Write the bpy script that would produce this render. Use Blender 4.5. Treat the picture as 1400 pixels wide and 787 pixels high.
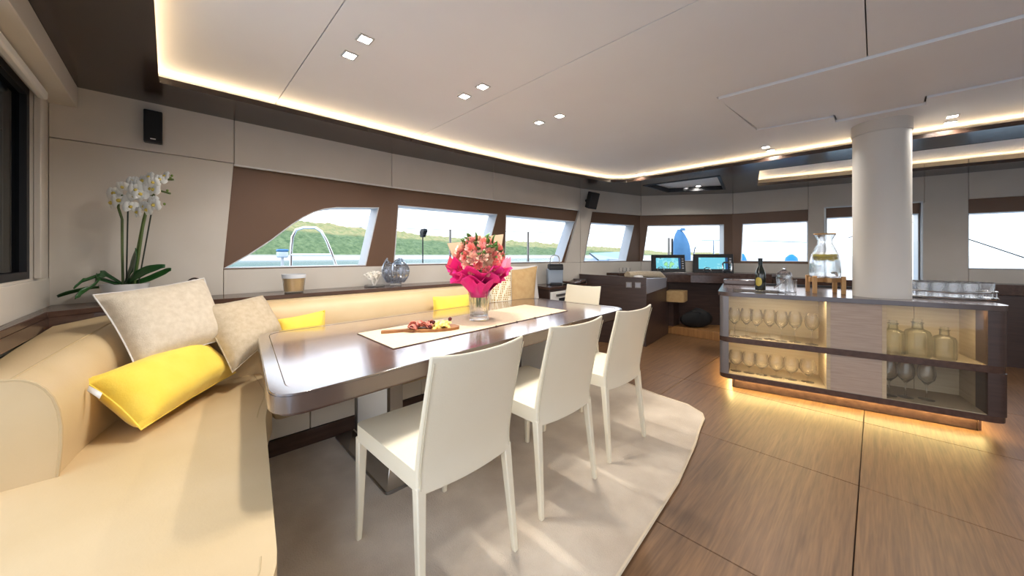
import bpy, bmesh, math, random
from mathutils import Vector, Matrix
from mathutils.geometry import tessellate_polygon
random.seed(7)
PI = math.pi
for o in list(bpy.data.objects): bpy.data.objects.remove(o)
SC = bpy.context.scene
COL = SC.collection

# ------------------------------------------------------------------ camera
F_PX, HOR, CXP, CAMH, YAW = 480.0, 349.0, 700.0, 1.2, math.radians(46)
CA, SA = math.cos(YAW), math.sin(YAW)
cam = bpy.data.cameras.new('camera'); cam_o = bpy.data.objects.new('camera', cam); COL.objects.link(cam_o)
cam.sensor_width = 36; cam.lens = 36 * F_PX / 1400; cam.shift_y = -(393.5 - HOR) / 1400
cam.clip_start = 0.02; cam.clip_end = 5000
cam_o.location = (0, 0, CAMH); cam_o.rotation_euler = (PI / 2, 0, YAW)
SC.camera = cam_o
# ------------------------------------------------------------------ sky, exposure
SC.view_settings.view_transform = 'Standard'; SC.view_settings.look = 'None'
SC.view_settings.gamma = 1; SC.view_settings.use_curve_mapping = False
SC.view_settings.exposure = 0.92
SKY_STRENGTH = 1.55
LED, DOWN = 15.0, 4.0          # cove strip emission, downlight watts
w = bpy.data.worlds.new('sky'); SC.world = w; w.use_nodes = True
nt = w.node_tree; nt.nodes.clear()
tc = nt.nodes.new('ShaderNodeTexCoord'); sp = nt.nodes.new('ShaderNodeSeparateXYZ'); cr = nt.nodes.new('ShaderNodeValToRGB')
bg = nt.nodes.new('ShaderNodeBackground'); ow = nt.nodes.new('ShaderNodeOutputWorld')
nt.links.new(tc.outputs['Generated'], sp.inputs[0]); nt.links.new(sp.outputs['Z'], cr.inputs[0])
nt.links.new(cr.outputs[0], bg.inputs[0]); nt.links.new(bg.outputs[0], ow.inputs[0])
e = cr.color_ramp.elements
e[0].position = 0.0; e[0].color = (0.74, 0.86, 0.95, 1)
e[1].position = 1.0; e[1].color = (0.42, 0.62, 0.95, 1)
m_ = cr.color_ramp.elements.new(0.10); m_.color = (0.90, 0.90, 0.96, 1)
m_ = cr.color_ramp.elements.new(0.35); m_.color = (0.80, 0.87, 0.98, 1)
bg.inputs[1].default_value = SKY_STRENGTH

# ------------------------------------------------------------------ measuring helpers (sight lines of the surveyed view)
def cw(X, Z): return (CA * X - SA * Z, SA * X + CA * Z)
def P(px, py, z=0.0):
    Z = (CAMH - z) * F_PX / (py - HOR); x, y = cw((px - CXP) / F_PX * Z, Z)
    return Vector((x, y, z))
def Dp(px, py, Z):
    x, y = cw((px - CXP) / F_PX * Z, Z); return Vector((x, y, CAMH - (py - HOR) * Z / F_PX))
def PW(px, py, p0, p1):
    k = (px - CXP) / F_PX; dx, dy = cw(k, 1); ex, ey = p1[0] - p0[0], p1[1] - p0[1]; L = math.hypot(ex, ey); ex /= L; ey /= L
    det = -dx * ey + dy * ex; t = (-p0[0] * ey + p0[1] * ex) / det
    return ((t * dx - p0[0]) * ex + (t * dy - p0[1]) * ey, CAMH - (py - HOR) * t / F_PX)

# ------------------------------------------------------------------ materials
def lin(c):
    return tuple((v / 12.92 if v <= .04045 else ((v + .055) / 1.055) ** 2.4) for v in c)
def rgb(r, g, b): return lin((r / 255, g / 255, b / 255)) + (1,)
def pm(name, col, rough=.5, metal=0, col2=None, scale=6, stretch=(1, 1, 1), bump=0, bscale=None, coat=0, spec=.5, detail=4, sheen=0, rot=0, emit=None, contrast=1.0):
    m = bpy.data.materials.new(name); m.use_nodes = True; n = m.node_tree; b = n.nodes['Principled BSDF']
    b.inputs['Base Color'].default_value = col; b.inputs['Roughness'].default_value = rough; b.inputs['Metallic'].default_value = metal
    b.inputs['Specular IOR Level'].default_value = spec; b.inputs['Coat Weight'].default_value = coat; b.inputs['Coat Roughness'].default_value = .12
    b.inputs['Sheen Weight'].default_value = sheen
    if emit: b.inputs['Emission Color'].default_value = emit[0]; b.inputs['Emission Strength'].default_value = emit[1]
    if col2 or bump:
        t = n.nodes.new('ShaderNodeTexCoord'); mp = n.nodes.new('ShaderNodeMapping'); n.links.new(t.outputs['Object'], mp.inputs[0])
        mp.inputs['Scale'].default_value = stretch; mp.inputs['Rotation'].default_value = (0, 0, rot)
    if col2:
        x = n.nodes.new('ShaderNodeTexNoise'); x.inputs['Scale'].default_value = scale; x.inputs['Detail'].default_value = detail
        n.links.new(mp.outputs[0], x.inputs['Vector'])
        r = n.nodes.new('ShaderNodeValToRGB'); r.color_ramp.elements[0].color = col; r.color_ramp.elements[1].color = col2
        r.color_ramp.elements[0].position = .5 - .2 / contrast; r.color_ramp.elements[1].position = .5 + .2 / contrast
        n.links.new(x.outputs['Fac'], r.inputs[0]); n.links.new(r.outputs[0], b.inputs['Base Color'])
    if bump:
        y = n.nodes.new('ShaderNodeTexNoise'); y.inputs['Scale'].default_value = bscale or scale; y.inputs['Detail'].default_value = 5
        n.links.new(mp.outputs[0], y.inputs['Vector'])
        bp = n.nodes.new('ShaderNodeBump'); bp.inputs['Strength'].default_value = bump; bp.inputs['Distance'].default_value = .01
        n.links.new(y.outputs['Fac'], bp.inputs['Height']); n.links.new(bp.outputs[0], b.inputs['Normal'])
    return m
def em(name, col, s):
    m = bpy.data.materials.new(name); m.use_nodes = True; n = m.node_tree; n.nodes.clear()
    x = n.nodes.new('ShaderNodeEmission'); x.inputs[0].default_value = col; x.inputs[1].default_value = s
    o = n.nodes.new('ShaderNodeOutputMaterial'); n.links.new(x.outputs[0], o.inputs[0]); return m
def clear_glass(name, col=(1, 1, 1, 1), ior=1.45, thin=.35):
    m = bpy.data.materials.new(name); m.use_nodes = True; n = m.node_tree; n.nodes.clear()
    t = n.nodes.new('ShaderNodeBsdfTransparent'); t.inputs[0].default_value = col
    g = n.nodes.new('ShaderNodeBsdfGlass'); g.inputs['Color'].default_value = col; g.inputs['Roughness'].default_value = .0; g.inputs['IOR'].default_value = ior
    x = n.nodes.new('ShaderNodeMixShader'); x.inputs[0].default_value = 1 - thin; o = n.nodes.new('ShaderNodeOutputMaterial')
    n.links.new(t.outputs[0], x.inputs[1]); n.links.new(g.outputs[0], x.inputs[2]); n.links.new(x.outputs[0], o.inputs[0]); return m
def glassy(name, tint=(1, 1, 1, 1), refl=.9, base=.04, rough=.02, blend=.35):
    m = bpy.data.materials.new(name); m.use_nodes = True; n = m.node_tree; n.nodes.clear()
    t = n.nodes.new('ShaderNodeBsdfTransparent'); t.inputs[0].default_value = tint
    g = n.nodes.new('ShaderNodeBsdfGlossy'); g.inputs['Roughness'].default_value = rough; g.inputs[0].default_value = (refl, refl, refl, 1)
    l = n.nodes.new('ShaderNodeLayerWeight'); l.inputs[0].default_value = blend
    a = n.nodes.new('ShaderNodeMath'); a.operation = 'MULTIPLY_ADD'; a.inputs[1].default_value = .6; a.inputs[2].default_value = base
    x = n.nodes.new('ShaderNodeMixShader'); o = n.nodes.new('ShaderNodeOutputMaterial')
    n.links.new(l.outputs['Facing'], a.inputs[0]); n.links.new(a.outputs[0], x.inputs[0]); n.links.new(t.outputs[0], x.inputs[1]); n.links.new(g.outputs[0], x.inputs[2]); n.links.new(x.outputs[0], o.inputs[0])
    return m
MT = {}
MT['wall'] = pm('wall_leather', rgb(210, 202, 190), .55, col2=rgb(204, 195, 182), scale=3, bump=.04, bscale=220)
MT['soffit'] = pm('soffit_gloss_brown', rgb(52, 37, 28), .24, spec=.5, col2=rgb(46, 32, 25), scale=2, coat=.3)
MT['ceil'] = pm('ceiling_panel', rgb(240, 238, 235), .5, col2=rgb(236, 233, 230), scale=1.5)
MT['roof'] = pm('roof_white', rgb(215, 215, 215), .6)
MT['brown'] = pm('shade_bronze', rgb(112, 84, 64), .42, metal=.25, col2=rgb(104, 77, 58), scale=1.5)
MT['jamb'] = pm('jamb_pale_grey', rgb(206, 208, 210), .35)
MT['frame'] = pm('frame_aluminium', rgb(200, 204, 206), .35, metal=.3)
MT['pane'] = glassy('window_glass', (.99, 1, 1, 1), .6, .0, .0, .03)
MT['darkpane'] = glassy('tinted_glass', (.10, .13, .15, 1), .5, .04, .02, .2)
MT['black'] = pm('black_plastic', rgb(19, 19, 23), .5)
MT['blackrub'] = pm('black_matte', rgb(14, 14, 16), .75)
MT['floor_gap'] = pm('floor_gap', rgb(60, 40, 26), .8)
MT['step'] = pm('step_oak', rgb(170, 122, 72), .45, col2=rgb(140, 98, 56), scale=3, stretch=(14, 1, 1))
MT['dark_wood'] = pm('wenge', rgb(72, 54, 48), .34, col2=rgb(58, 43, 38), scale=4, stretch=(1, 1, 12), bump=.05)
MT['dark_wood_h'] = pm('wenge_lengthwise', rgb(86, 64, 54), .2, col2=rgb(68, 49, 42), scale=3, stretch=(10, 1, 10), bump=.05)
MT['table_wood'] = pm('table_veneer', rgb(118, 84, 72), .2, col2=rgb(94, 65, 56), scale=4, stretch=(14, .9, 1), spec=.7, coat=1, bump=.02, bscale=5)
MT['table_wood'].node_tree.nodes['Principled BSDF'].inputs['Coat IOR'].default_value = 1.9
MT['table_edge'] = pm('table_edge_lacquer', rgb(98, 82, 74), .2, metal=.2, spec=.7, coat=1)
MT['edge_trim'] = pm('table_edge_gloss', rgb(98, 82, 74), .2, metal=.2, spec=.7, coat=1); MT['edge_trim'].node_tree.nodes['Principled BSDF'].inputs['Coat IOR'].default_value = 1.9
MT['steel'] = pm('polished_steel', rgb(190, 186, 180), .18, metal=1)
MT['steel_b'] = pm('brushed_steel', rgb(150, 146, 142), .35, metal=1)
MT['chrome'] = pm('chrome', rgb(225, 225, 228), .08, metal=1)
MT['ivory'] = pm('ivory_leather', rgb(240, 230, 206), .42, col2=rgb(236, 225, 198), scale=3, bump=.06, bscale=160)
MT['ivory_seam'] = pm('ivory_seam', rgb(214, 203, 176), .5)
MT['sofa'] = pm('sofa_leather', rgb(214, 188, 146), .46, col2=rgb(205, 177, 132), scale=3, bump=.05, bscale=140)
MT['sofa_light'] = pm('sofa_leather_light', rgb(236, 226, 202), .44, col2=rgb(231, 219, 192), scale=3, bump=.05, bscale=140)
MT['seam'] = pm('sofa_seam', rgb(196, 170, 128), .6)
MT['sofa_base'] = pm('sofa_base_panel', rgb(222, 212, 196), .45)
MT['rug'] = pm('rug_pile', rgb(238, 222, 200), .95, col2=rgb(198, 178, 154), scale=2.6, bump=.5, bscale=190, sheen=.3, detail=6, contrast=1.1)
MT['rug_edge'] = pm('rug_binding', rgb(226, 208, 180), .9)
MT['linen'] = pm('linen', rgb(214, 200, 178), .9, col2=rgb(200, 184, 160), scale=40, bump=.2, bscale=160, sheen=.2)
MT['linen_d'] = pm('linen_taupe', rgb(200, 182, 154), .9, col2=rgb(184, 164, 134), scale=40, bump=.2, bscale=160, sheen=.2)
MT['linen_w'] = pm('linen_white', rgb(226, 222, 218), .9)
MT['yellow'] = pm('yellow_cotton', rgb(250, 216, 84), .8, col2=rgb(246, 208, 70), scale=12, bump=.12, bscale=90, sheen=.2)
MT['tanpil'] = pm('tan_suede', rgb(196, 164, 116), .9, col2=rgb(184, 150, 102), scale=20, bump=.1, bscale=90)
MT['runner'] = pm('runner_linen', rgb(222, 202, 172), .9, col2=rgb(212, 190, 160), scale=60, bump=.15, bscale=300)
MT['board'] = pm('olive_wood', rgb(176, 120, 62), .5, col2=rgb(128, 78, 36), scale=6, stretch=(2, 12, 2))
MT['salami'] = pm('salami', rgb(178, 66, 48), .45, col2=rgb(226, 150, 126), scale=60)
MT['cheese'] = pm('cheese', rgb(246, 222, 130), .45)
MT['olive'] = pm('dark_fruit', rgb(84, 22, 24), .25)
MT['crystal'] = clear_glass('crystal', (1, 1, 1, 1), 1.5, .3)
MT['glass'] = clear_glass('clear_glass', (1, 1, 1, 1), 1.45, .3)
MT['glass_g'] = clear_glass('pale_green_glass', (.985, 1, .99, 1), 1.4, .5)
MT['smoke'] = glassy('ribbed_glass', (.82, .85, .9, 1), .9, .06, .03, .5)
MT['showcase'] = glassy('showcase_glass', (.98, .98, .96, 1), .8, .015, .0, .1)
MT['water'] = glassy('water', (.96, .98, .985, 1), .8, .05, .02, .3)
MT['lemon'] = pm('lemon', rgb(236, 210, 70), .35, col2=rgb(214, 196, 60), scale=30)
MT['mint'] = pm('mint', rgb(96, 120, 40), .5)
MT['bottle'] = pm('bottle_dark_green', rgb(22, 28, 20), .12, spec=.7)
MT['label_gold'] = pm('label_gold', rgb(190, 170, 80), .4, metal=.3)
MT['foil'] = pm('bottle_foil', rgb(34, 42, 44), .35, metal=.4)
MT['oak'] = pm('stand_beech', rgb(206, 160, 104), .5, col2=rgb(188, 140, 86), scale=5, stretch=(8, 8, 1))
MT['pink'] = pm('pink_tissue', rgb(240, 44, 142), .7, col2=rgb(226, 30, 124), scale=6)
MT['coralp'] = pm('coral_tissue', rgb(246, 104, 126), .7)
MT['kraft'] = pm('kraft_paper', rgb(178, 156, 128), .8)
MT['peach'] = pm('petal_peach', rgb(246, 208, 184), .6, col2=rgb(242, 192, 168), scale=20)
MT['coral'] = pm('petal_coral', rgb(240, 156, 144), .6, col2=rgb(232, 134, 126), scale=20)
MT['rose'] = pm('petal_pink', rgb(242, 178, 172), .6, col2=rgb(234, 154, 152), scale=20)
MT['leaf'] = pm('leaf_green', rgb(62, 100, 42), .45, col2=rgb(84, 124, 56), scale=14)
MT['leaf_d'] = pm('orchid_leaf', rgb(30, 74, 34), .35, col2=rgb(44, 92, 40), scale=8)
MT['stem'] = pm('stem_green', rgb(86, 104, 52), .5)
MT['stake'] = pm('stake_dark', rgb(40, 46, 30), .6)
MT['petal_w'] = pm('orchid_petal', rgb(246, 244, 236), .55)
MT['petal_c'] = pm('orchid_lip', rgb(214, 190, 90), .5)
MT['pot'] = pm('white_ceramic', rgb(240, 240, 240), .25)
MT['soil'] = pm('bark', rgb(60, 44, 30), .9)
MT['candle'] = pm('candle_amber', rgb(206, 172, 118), .4)
MT['candle_band'] = pm('candle_band', rgb(214, 218, 222), .25)
MT['coralw'] = pm('coral_white', rgb(240, 234, 222), .7)
MT['taupe_wood'] = pm('taupe_veneer', rgb(176, 158, 142), .45, col2=rgb(160, 141, 126), scale=3, stretch=(2, 2, 30))
MT['bar_in'] = pm('showcase_lining', rgb(186, 168, 140), .6, col2=rgb(174, 156, 128), scale=3, stretch=(1, 1, 20))
MT['bar_post'] = pm('bar_post_grey', rgb(120, 114, 112), .3, metal=.4)
MT['bar_top'] = pm('bar_top_wenge', rgb(92, 78, 74), .2, col2=rgb(78, 65, 62), scale=4, stretch=(2, 14, 1), spec=.7)
MT['mast'] = pm('mast_cream', rgb(214, 208, 198), .5)
MT['grey_top'] = pm('grey_lacquer', rgb(158, 158, 166), .3, metal=.2)
MT['white_l'] = pm('white_lacquer', rgb(232, 230, 224), .35)
MT['silver'] = pm('silver_plastic', rgb(150, 158, 168), .3, metal=.5)
MT['bluecov'] = pm('blue_canvas', rgb(96, 146, 186), .75, col2=rgb(82, 130, 172), scale=5)
MT['fender'] = pm('fender_blue', rgb(28, 140, 214), .4)
MT['hullw'] = pm('deck_gelcoat', rgb(222, 228, 232), .4)
MT['solar'] = pm('hatch_blue', rgb(140, 186, 224), .3)
WARM = (1.0, .74, .46, 1)
MT['led'] = em('led_warm', WARM, LED)
MT['led2'] = em('led_bar', (1.0, .80, .46, 1), 26)
MT['led_floor'] = em('led_floor', (1.0, .76, .30, 1), 40)
MT['lens'] = em('downlight_lens', (1, .93, .82, 1), 25)
MT['lens_ring'] = pm('lens_ring', rgb(206, 200, 190), .3, metal=.6)

def floor_wood():
    m = bpy.data.materials.new('floor_oak'); m.use_nodes = True; n = m.node_tree; b = n.nodes['Principled BSDF']
    t = n.nodes.new('ShaderNodeTexCoord'); mp = n.nodes.new('ShaderNodeMapping'); mp.inputs['Scale'].default_value = (16, .8, 1)
    g = n.nodes.new('ShaderNodeNewGeometry')
    x = n.nodes.new('ShaderNodeTexNoise'); x.inputs['Scale'].default_value = 2.2; x.inputs['Detail'].default_value = 7; x.inputs['Distortion'].default_value = 1.2
    n.links.new(g.outputs['Position'], mp.inputs[0]); n.links.new(mp.outputs[0], x.inputs['Vector'])
    mp2 = n.nodes.new('ShaderNodeMapping'); mp2.inputs['Scale'].default_value = (70, 3, 1)
    y = n.nodes.new('ShaderNodeTexNoise'); y.inputs['Scale'].default_value = 2; y.inputs['Detail'].default_value = 3
    n.links.new(g.outputs['Position'], mp2.inputs[0]); n.links.new(mp2.outputs[0], y.inputs['Vector'])
    r = n.nodes.new('ShaderNodeValToRGB'); r.color_ramp.elements[0].position = .3; r.color_ramp.elements[1].position = .72
    r.color_ramp.elements[0].color = rgb(108, 77, 50); r.color_ramp.elements[1].color = rgb(136, 100, 66)
    r2 = n.nodes.new('ShaderNodeValToRGB'); r2.color_ramp.elements[0].position = .3; r2.color_ramp.elements[1].position = .6
    r2.color_ramp.elements[0].color = (.72, .68, .64, 1); r2.color_ramp.elements[1].color = (1, 1, 1, 1)
    mx = n.nodes.new('ShaderNodeMix'); mx.data_type = 'RGBA'; mx.blend_type = 'MULTIPLY'; mx.inputs[0].default_value = .8
    n.links.new(x.outputs['Fac'], r.inputs[0]); n.links.new(y.outputs['Fac'], r2.inputs[0])
    n.links.new(r.outputs[0], mx.inputs[6]); n.links.new(r2.outputs[0], mx.inputs[7]); n.links.new(mx.outputs[2], b.inputs['Base Color'])
    b.inputs['Roughness'].default_value = .42
    bp = n.nodes.new('ShaderNodeBump'); bp.inputs['Strength'].default_value = .06; n.links.new(y.outputs['Fac'], bp.inputs['Height']); n.links.new(bp.outputs[0], b.inputs['Normal'])
    return m
MT['floor'] = floor_wood()
def lattice():
    m = bpy.data.materials.new('gold_lattice_fabric'); m.use_nodes = True; n = m.node_tree; b = n.nodes['Principled BSDF']
    t = n.nodes.new('ShaderNodeTexCoord'); v = n.nodes.new('ShaderNodeTexVoronoi'); v.inputs['Scale'].default_value = 48; v.inputs['Randomness'].default_value = .25; v.feature = 'DISTANCE_TO_EDGE'
    r = n.nodes.new('ShaderNodeValToRGB'); r.color_ramp.elements[0].position = .12; r.color_ramp.elements[1].position = .2
    r.color_ramp.elements[0].color = rgb(236, 226, 200); r.color_ramp.elements[1].color = rgb(176, 140, 70)
    n.links.new(t.outputs['Object'], v.inputs['Vector']); n.links.new(v.outputs['Distance'], r.inputs[0]); n.links.new(r.outputs[0], b.inputs['Base Color'])
    b.inputs['Roughness'].default_value = .85; return m
MT['lattice'] = lattice()
def screen_mat(nm, off, thr):
    m = bpy.data.materials.new(nm); m.use_nodes = True; n = m.node_tree; n.nodes.clear()
    t = n.nodes.new('ShaderNodeTexCoord'); x = n.nodes.new('ShaderNodeTexNoise'); x.inputs['Scale'].default_value = 7; x.inputs['Detail'].default_value = 4
    r = n.nodes.new('ShaderNodeValToRGB'); r.color_ramp.interpolation = 'CONSTANT'
    el = r.color_ramp.elements; el[0].color = rgb(110, 190, 210); el[1].position = thr - .06; el[1].color = rgb(140, 208, 218)
    q = el.new(thr); q.color = rgb(70, 120, 130); q = el.new(thr + .015); q.color = rgb(150, 214, 150)
    s = n.nodes.new('ShaderNodeEmission'); s.inputs[1].default_value = .7; o = n.nodes.new('ShaderNodeOutputMaterial')
    mp = n.nodes.new('ShaderNodeMapping'); mp.inputs['Location'].default_value = (off, off, 0); n.links.new(t.outputs['Object'], mp.inputs[0]); n.links.new(mp.outputs[0], x.inputs['Vector']); n.links.new(x.outputs['Fac'], r.inputs[0]); n.links.new(r.outputs[0], s.inputs[0]); n.links.new(s.outputs[0], o.inputs[0])
    return m
MT['screen'] = screen_mat('chart_screen', 0, .5); MT['screen_sea'] = screen_mat('chart_screen_sea', 3.3, .62)
MT['screen_bar'] = em('screen_menu', rgb(40, 70, 110), .8)

# ------------------------------------------------------------------ mesh helpers
class MB:
    def __init__(s): s.v = []; s.f = []
    def add(s, vs, fs):
        k = len(s.v); s.v += [Vector(p) for p in vs]; s.f += [[i + k for i in f] for f in fs]; return s
    def box(s, a, b):
        x0, y0, z0 = a; x1, y1, z1 = b
        return s.add([(x0, y0, z0), (x1, y0, z0), (x1, y1, z0), (x0, y1, z0), (x0, y0, z1), (x1, y0, z1), (x1, y1, z1), (x0, y1, z1)],
                     [(0, 3, 2, 1), (4, 5, 6, 7), (0, 1, 5, 4), (1, 2, 6, 5), (2, 3, 7, 6), (3, 0, 4, 7)])
    def hexa(s, q0, q1):     # two quads -> solid
        return s.add(list(q0) + list(q1), [(0, 3, 2, 1), (4, 5, 6, 7), (0, 1, 5, 4), (1, 2, 6, 5), (2, 3, 7, 6), (3, 0, 4, 7)])
    def plate(s, loops, w0, w1, fn=lambda u, v, w: (u, v, w)):
        flat = [p for l in loops for p in l]; n = len(flat)
        tri = tessellate_polygon([[Vector((p[0], p[1], 0)) for p in l] for l in loops])
        vs = [fn(p[0], p[1], w0) for p in flat] + [fn(p[0], p[1], w1) for p in flat]
        fs = [tuple(t) for t in tri] + [tuple(i + n for i in reversed(t)) for t in tri]
        k = 0
        for l in loops:
            m = len(l)
            for i in range(m): a, b = k + i, k + (i + 1) % m; fs.append((a, b, b + n, a + n))
            k += m
        return s.add(vs, fs)
    def lathe(s, prof, seg=24, c=(0, 0, 0), close=False):
        cx, cy, cz = c; vs = []; fs = []; n = len(prof)
        for i in range(seg):
            a = 2 * PI * i / seg
            for r, z in prof: vs.append((cx + r * math.cos(a), cy + r * math.sin(a), cz + z))
        for i in range(seg):
            j = (i + 1) % seg
            for q in range(n - 1): fs.append((i * n + q, j * n + q, j * n + q + 1, i * n + q + 1))
        if prof[0][0] > 1e-6 and close: fs.append(tuple(i * n for i in range(seg)))
        if prof[-1][0] > 1e-6 and close: fs.append(tuple(i * n + n - 1 for i in range(seg)))
        return s.add(vs, fs)
    def tube(s, path, r, seg=8, closed=False):
        path = [Vector(p) for p in path]; n = len(path); rr = r if isinstance(r, (list, tuple)) else [r] * n
        vs = []; fs = []; up = None
        for i, p in enumerate(path):
            if closed: t = path[(i + 1) % n] - path[i - 1]
            else: t = path[min(i + 1, n - 1)] - path[max(i - 1, 0)]
            t.normalize()
            if up is None: up = Vector((0, 0, 1)) if abs(t.z) < .9 else Vector((1, 0, 0))
            sd = t.cross(up).normalized(); up = sd.cross(t).normalized()
            for k in range(seg):
                a = 2 * PI * k / seg; vs.append(p + (sd * math.cos(a) + up * math.sin(a)) * rr[i])
        for i in range(n if closed else n - 1):
            j = (i + 1) % n
            for k in range(seg): q = (k + 1) % seg; fs.append((i * seg + k, i * seg + q, j * seg + q, j * seg + k))
        if not closed: fs.append(tuple(range(seg))); fs.append(tuple((n - 1) * seg + k for k in range(seg)))
        return s.add(vs, fs)
    def grid(s, fn, nu, nv):
        vs = [fn(i / nu, j / nv) for i in range(nu + 1) for j in range(nv + 1)]
        fs = [(i * (nv + 1) + j, (i + 1) * (nv + 1) + j, (i + 1) * (nv + 1) + j + 1, i * (nv + 1) + j + 1) for i in range(nu) for j in range(nv)]
        return s.add(vs, fs)
    def loft(s, rings, cap=True):
        n = len(rings[0]); vs = [p for r in rings for p in r]; fs = []
        for i in range(len(rings) - 1):
            for k in range(n): q = (k + 1) % n; fs.append((i * n + k, i * n + q, (i + 1) * n + q, (i + 1) * n + k))
        if cap: fs.append(tuple(range(n))); fs.append(tuple((len(rings) - 1) * n + k for k in range(n)))
        return s.add(vs, fs)
    def build(s, name, mat, parent=None, bevel=0, smooth=True, ang=40, subsurf=0, solid=0, segs=2, recalc=True):
        me = bpy.data.meshes.new(name); me.from_pydata(s.v, [], s.f); me.update()
        if recalc:
            bm = bmesh.new(); bm.from_mesh(me); bmesh.ops.remove_doubles(bm, verts=bm.verts, dist=1e-6); bmesh.ops.recalc_face_normals(bm, faces=bm.faces); bm.to_mesh(me); bm.free()
        me.materials.append(MT[mat] if isinstance(mat, str) else mat)
        if smooth: me.shade_smooth(); me.set_sharp_from_angle(angle=math.radians(ang))
        o = bpy.data.objects.new(name, me); COL.objects.link(o)
        if parent: o.parent = parent
        if solid: q = o.modifiers.new('solid', 'SOLIDIFY'); q.thickness = solid; q.offset = 0
        if bevel: q = o.modifiers.new('bevel', 'BEVEL'); q.width = bevel; q.segments = segs; q.limit_method = 'ANGLE'; q.angle_limit = math.radians(40)
        if subsurf: q = o.modifiers.new('sub', 'SUBSURF'); q.levels = subsurf; q.render_levels = subsurf
        return o
def bx(a, b): return MB().box(a, b)
def tag(o, label=None, cat=None, group=None, kind=None):
    if label: o['label'] = label
    if cat: o['category'] = cat
    if group: o['group'] = group
    if kind: o['kind'] = kind
    return o
def thing(name, label, cat, loc=(0, 0, 0), rz=0, group=None):
    o = bpy.data.objects.new(name, None); COL.objects.link(o); o.location = loc; o.rotation_euler = (0, 0, rz); o.empty_display_size = .1
    return tag(o, label, cat, group)
def dup(o, parent=None):
    c = o.copy(); COL.objects.link(c); c.parent = parent
    for ch in list(o.children): dup(ch, c)
    return c
def struct(o): o['kind'] = 'structure'; return o
def rnd_poly(pts, rad, seg=6):
    out = []; n = len(pts); rad = rad if isinstance(rad, (list, tuple)) else [rad] * n
    for i in range(n):
        p = Vector(pts[i][:2]); a = Vector(pts[i - 1][:2]) - p; b = Vector(pts[(i + 1) % n][:2]) - p; r = rad[i]
        if r <= 0: out.append((p.x, p.y)); continue
        la, lb = a.length, b.length; a.normalize(); b.normalize()
        r = min(r, la * .49, lb * .49); p0 = p + a * r; p1 = p + b * r
        for k in range(seg + 1):
            t = k / seg; q = p0 * (1 - t) ** 2 + p * 2 * t * (1 - t) + p1 * t * t; out.append((q.x, q.y))
    return out
def offset(pts, d):
    n = len(pts); out = []
    ar = sum(pts[i][0] * pts[(i + 1) % n][1] - pts[(i + 1) % n][0] * pts[i][1] for i in range(n)); sg = 1 if ar > 0 else -1
    for i in range(n):
        p = Vector(pts[i][:2]); e0 = (p - Vector(pts[i - 1][:2])).normalized(); e1 = (Vector(pts[(i + 1) % n][:2]) - p).normalized()
        n0 = Vector((e0.y, -e0.x)) * sg; n1 = Vector((e1.y, -e1.x)) * sg; m = n0 + n1
        m = m / max(m.dot(n0), .3) if m.length > 1e-6 else n0
        out.append((p.x + m.x * d, p.y + m.y * d))
    return out

# ================================================================== THE ROOM
pA, pB, pD, pF, pG, pI = (-3.2, -.5), (-3.2, 1.5), (-2.97, 4.25), (-2.66, 5.5), (-1.55, 6.3), (3.2, 7.15)
CEIL, SOF = 2.25, 2.17
# ---- floor panels (1.23 m x 1.0 m boards seen joint by joint)
fl = struct(bx((-3.6, -.9, -.06), (3.4, 7.3, -.012)).build('floor', 'floor_gap'))
for i in range(-3, 4):
    for j in range(-1, 8):
        x0 = -.06 + 1.23 * (i - 1); y0 = 2.573 + (j - 2) * 1.0 - 1
        a = (max(x0 + .002, -3.5), max(y0 + .002, -.9)); b = (min(x0 + 1.228, 3.4), min(y0 + .998, 7.2))
        if b[0] - a[0] < .05 or b[1] - a[1] < .05: continue
        bx((a[0], a[1], -.012), (b[0], b[1], 0)).build('floor_panel', 'floor', fl, bevel=.0015, segs=1)
# ---- walls: brown window surround behind, beige panels in front of it
def seg_fn(p0, p1):
    d = Vector((p1[0] - p0[0], p1[1] - p0[1])); L = d.length; d /= L; n = Vector((-d.y, d.x))   # n points outward for this walking order
    return L, (lambda u, v, w_: (p0[0] + d.x * u + n.x * w_, p0[1] + d.y * u + n.y * w_, v))
def rect(a, b, c, d): return [(a, b), (c, b), (c, d), (a, d)]
Z0, Z1, ZB, ZT = 0.0, 2.42, 1.10, 1.85
wl = None
WIN = []
def win_on(p0, p1, px): return [PW(x, y, p0, p1) for x, y in px]
segs = {
 'AB': (pA, pB), 'BD': (pB, pD), 'DF': (pD, pF), 'FG': (pF, pG), 'GI': (pG, pI)}
w1 = win_on(pA, pB, [(306.5, 368), (340, 348), (370, 328.5), (400, 306), (415, 296.5), (430, 289), (445, 284.5), (462, 282.5), (520, 283), (502, 363)])
w1[0] = (w1[0][0], 1.108); w1[-1] = (w1[-1][0], 1.108)
w2 = win_on(pB, pD, [(546, 287), (540, 362), (664, 357), (682, 293)])
w3 = win_on(pB, pD, [(694, 296), (692, 357), (770, 355), (788, 302)])
w4 = win_on(pD, pF, [(810, 303), (800, 356), (858, 356), (869, 307)])
w5 = win_on(pF, pG, [(886, 308), (879, 356), (991, 358), (991, 305)])
w6 = win_on(pG, pI, [(1015, 304), (1012.5, 359), (1105, 361), (1105, 301)])
def flat(wn, zb=1.11, zt=1.69): return [(wn[0][0], zt), (wn[1][0], zb), (wn[2][0], zb), (wn[3][0], zt)]
w2, w3, w4, w5, w6 = [flat(q) for q in (w2, w3, w4, w5, w6)]
w7 = rect(1.10, .71, 1.958, 1.722); w8 = rect(2.35, 1.045, 3.6, 1.695)
holes = {'AB': [w1], 'BD': [w2, w3], 'DF': [w4], 'FG': [w5], 'GI': [w6, w7, w8]}
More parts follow.
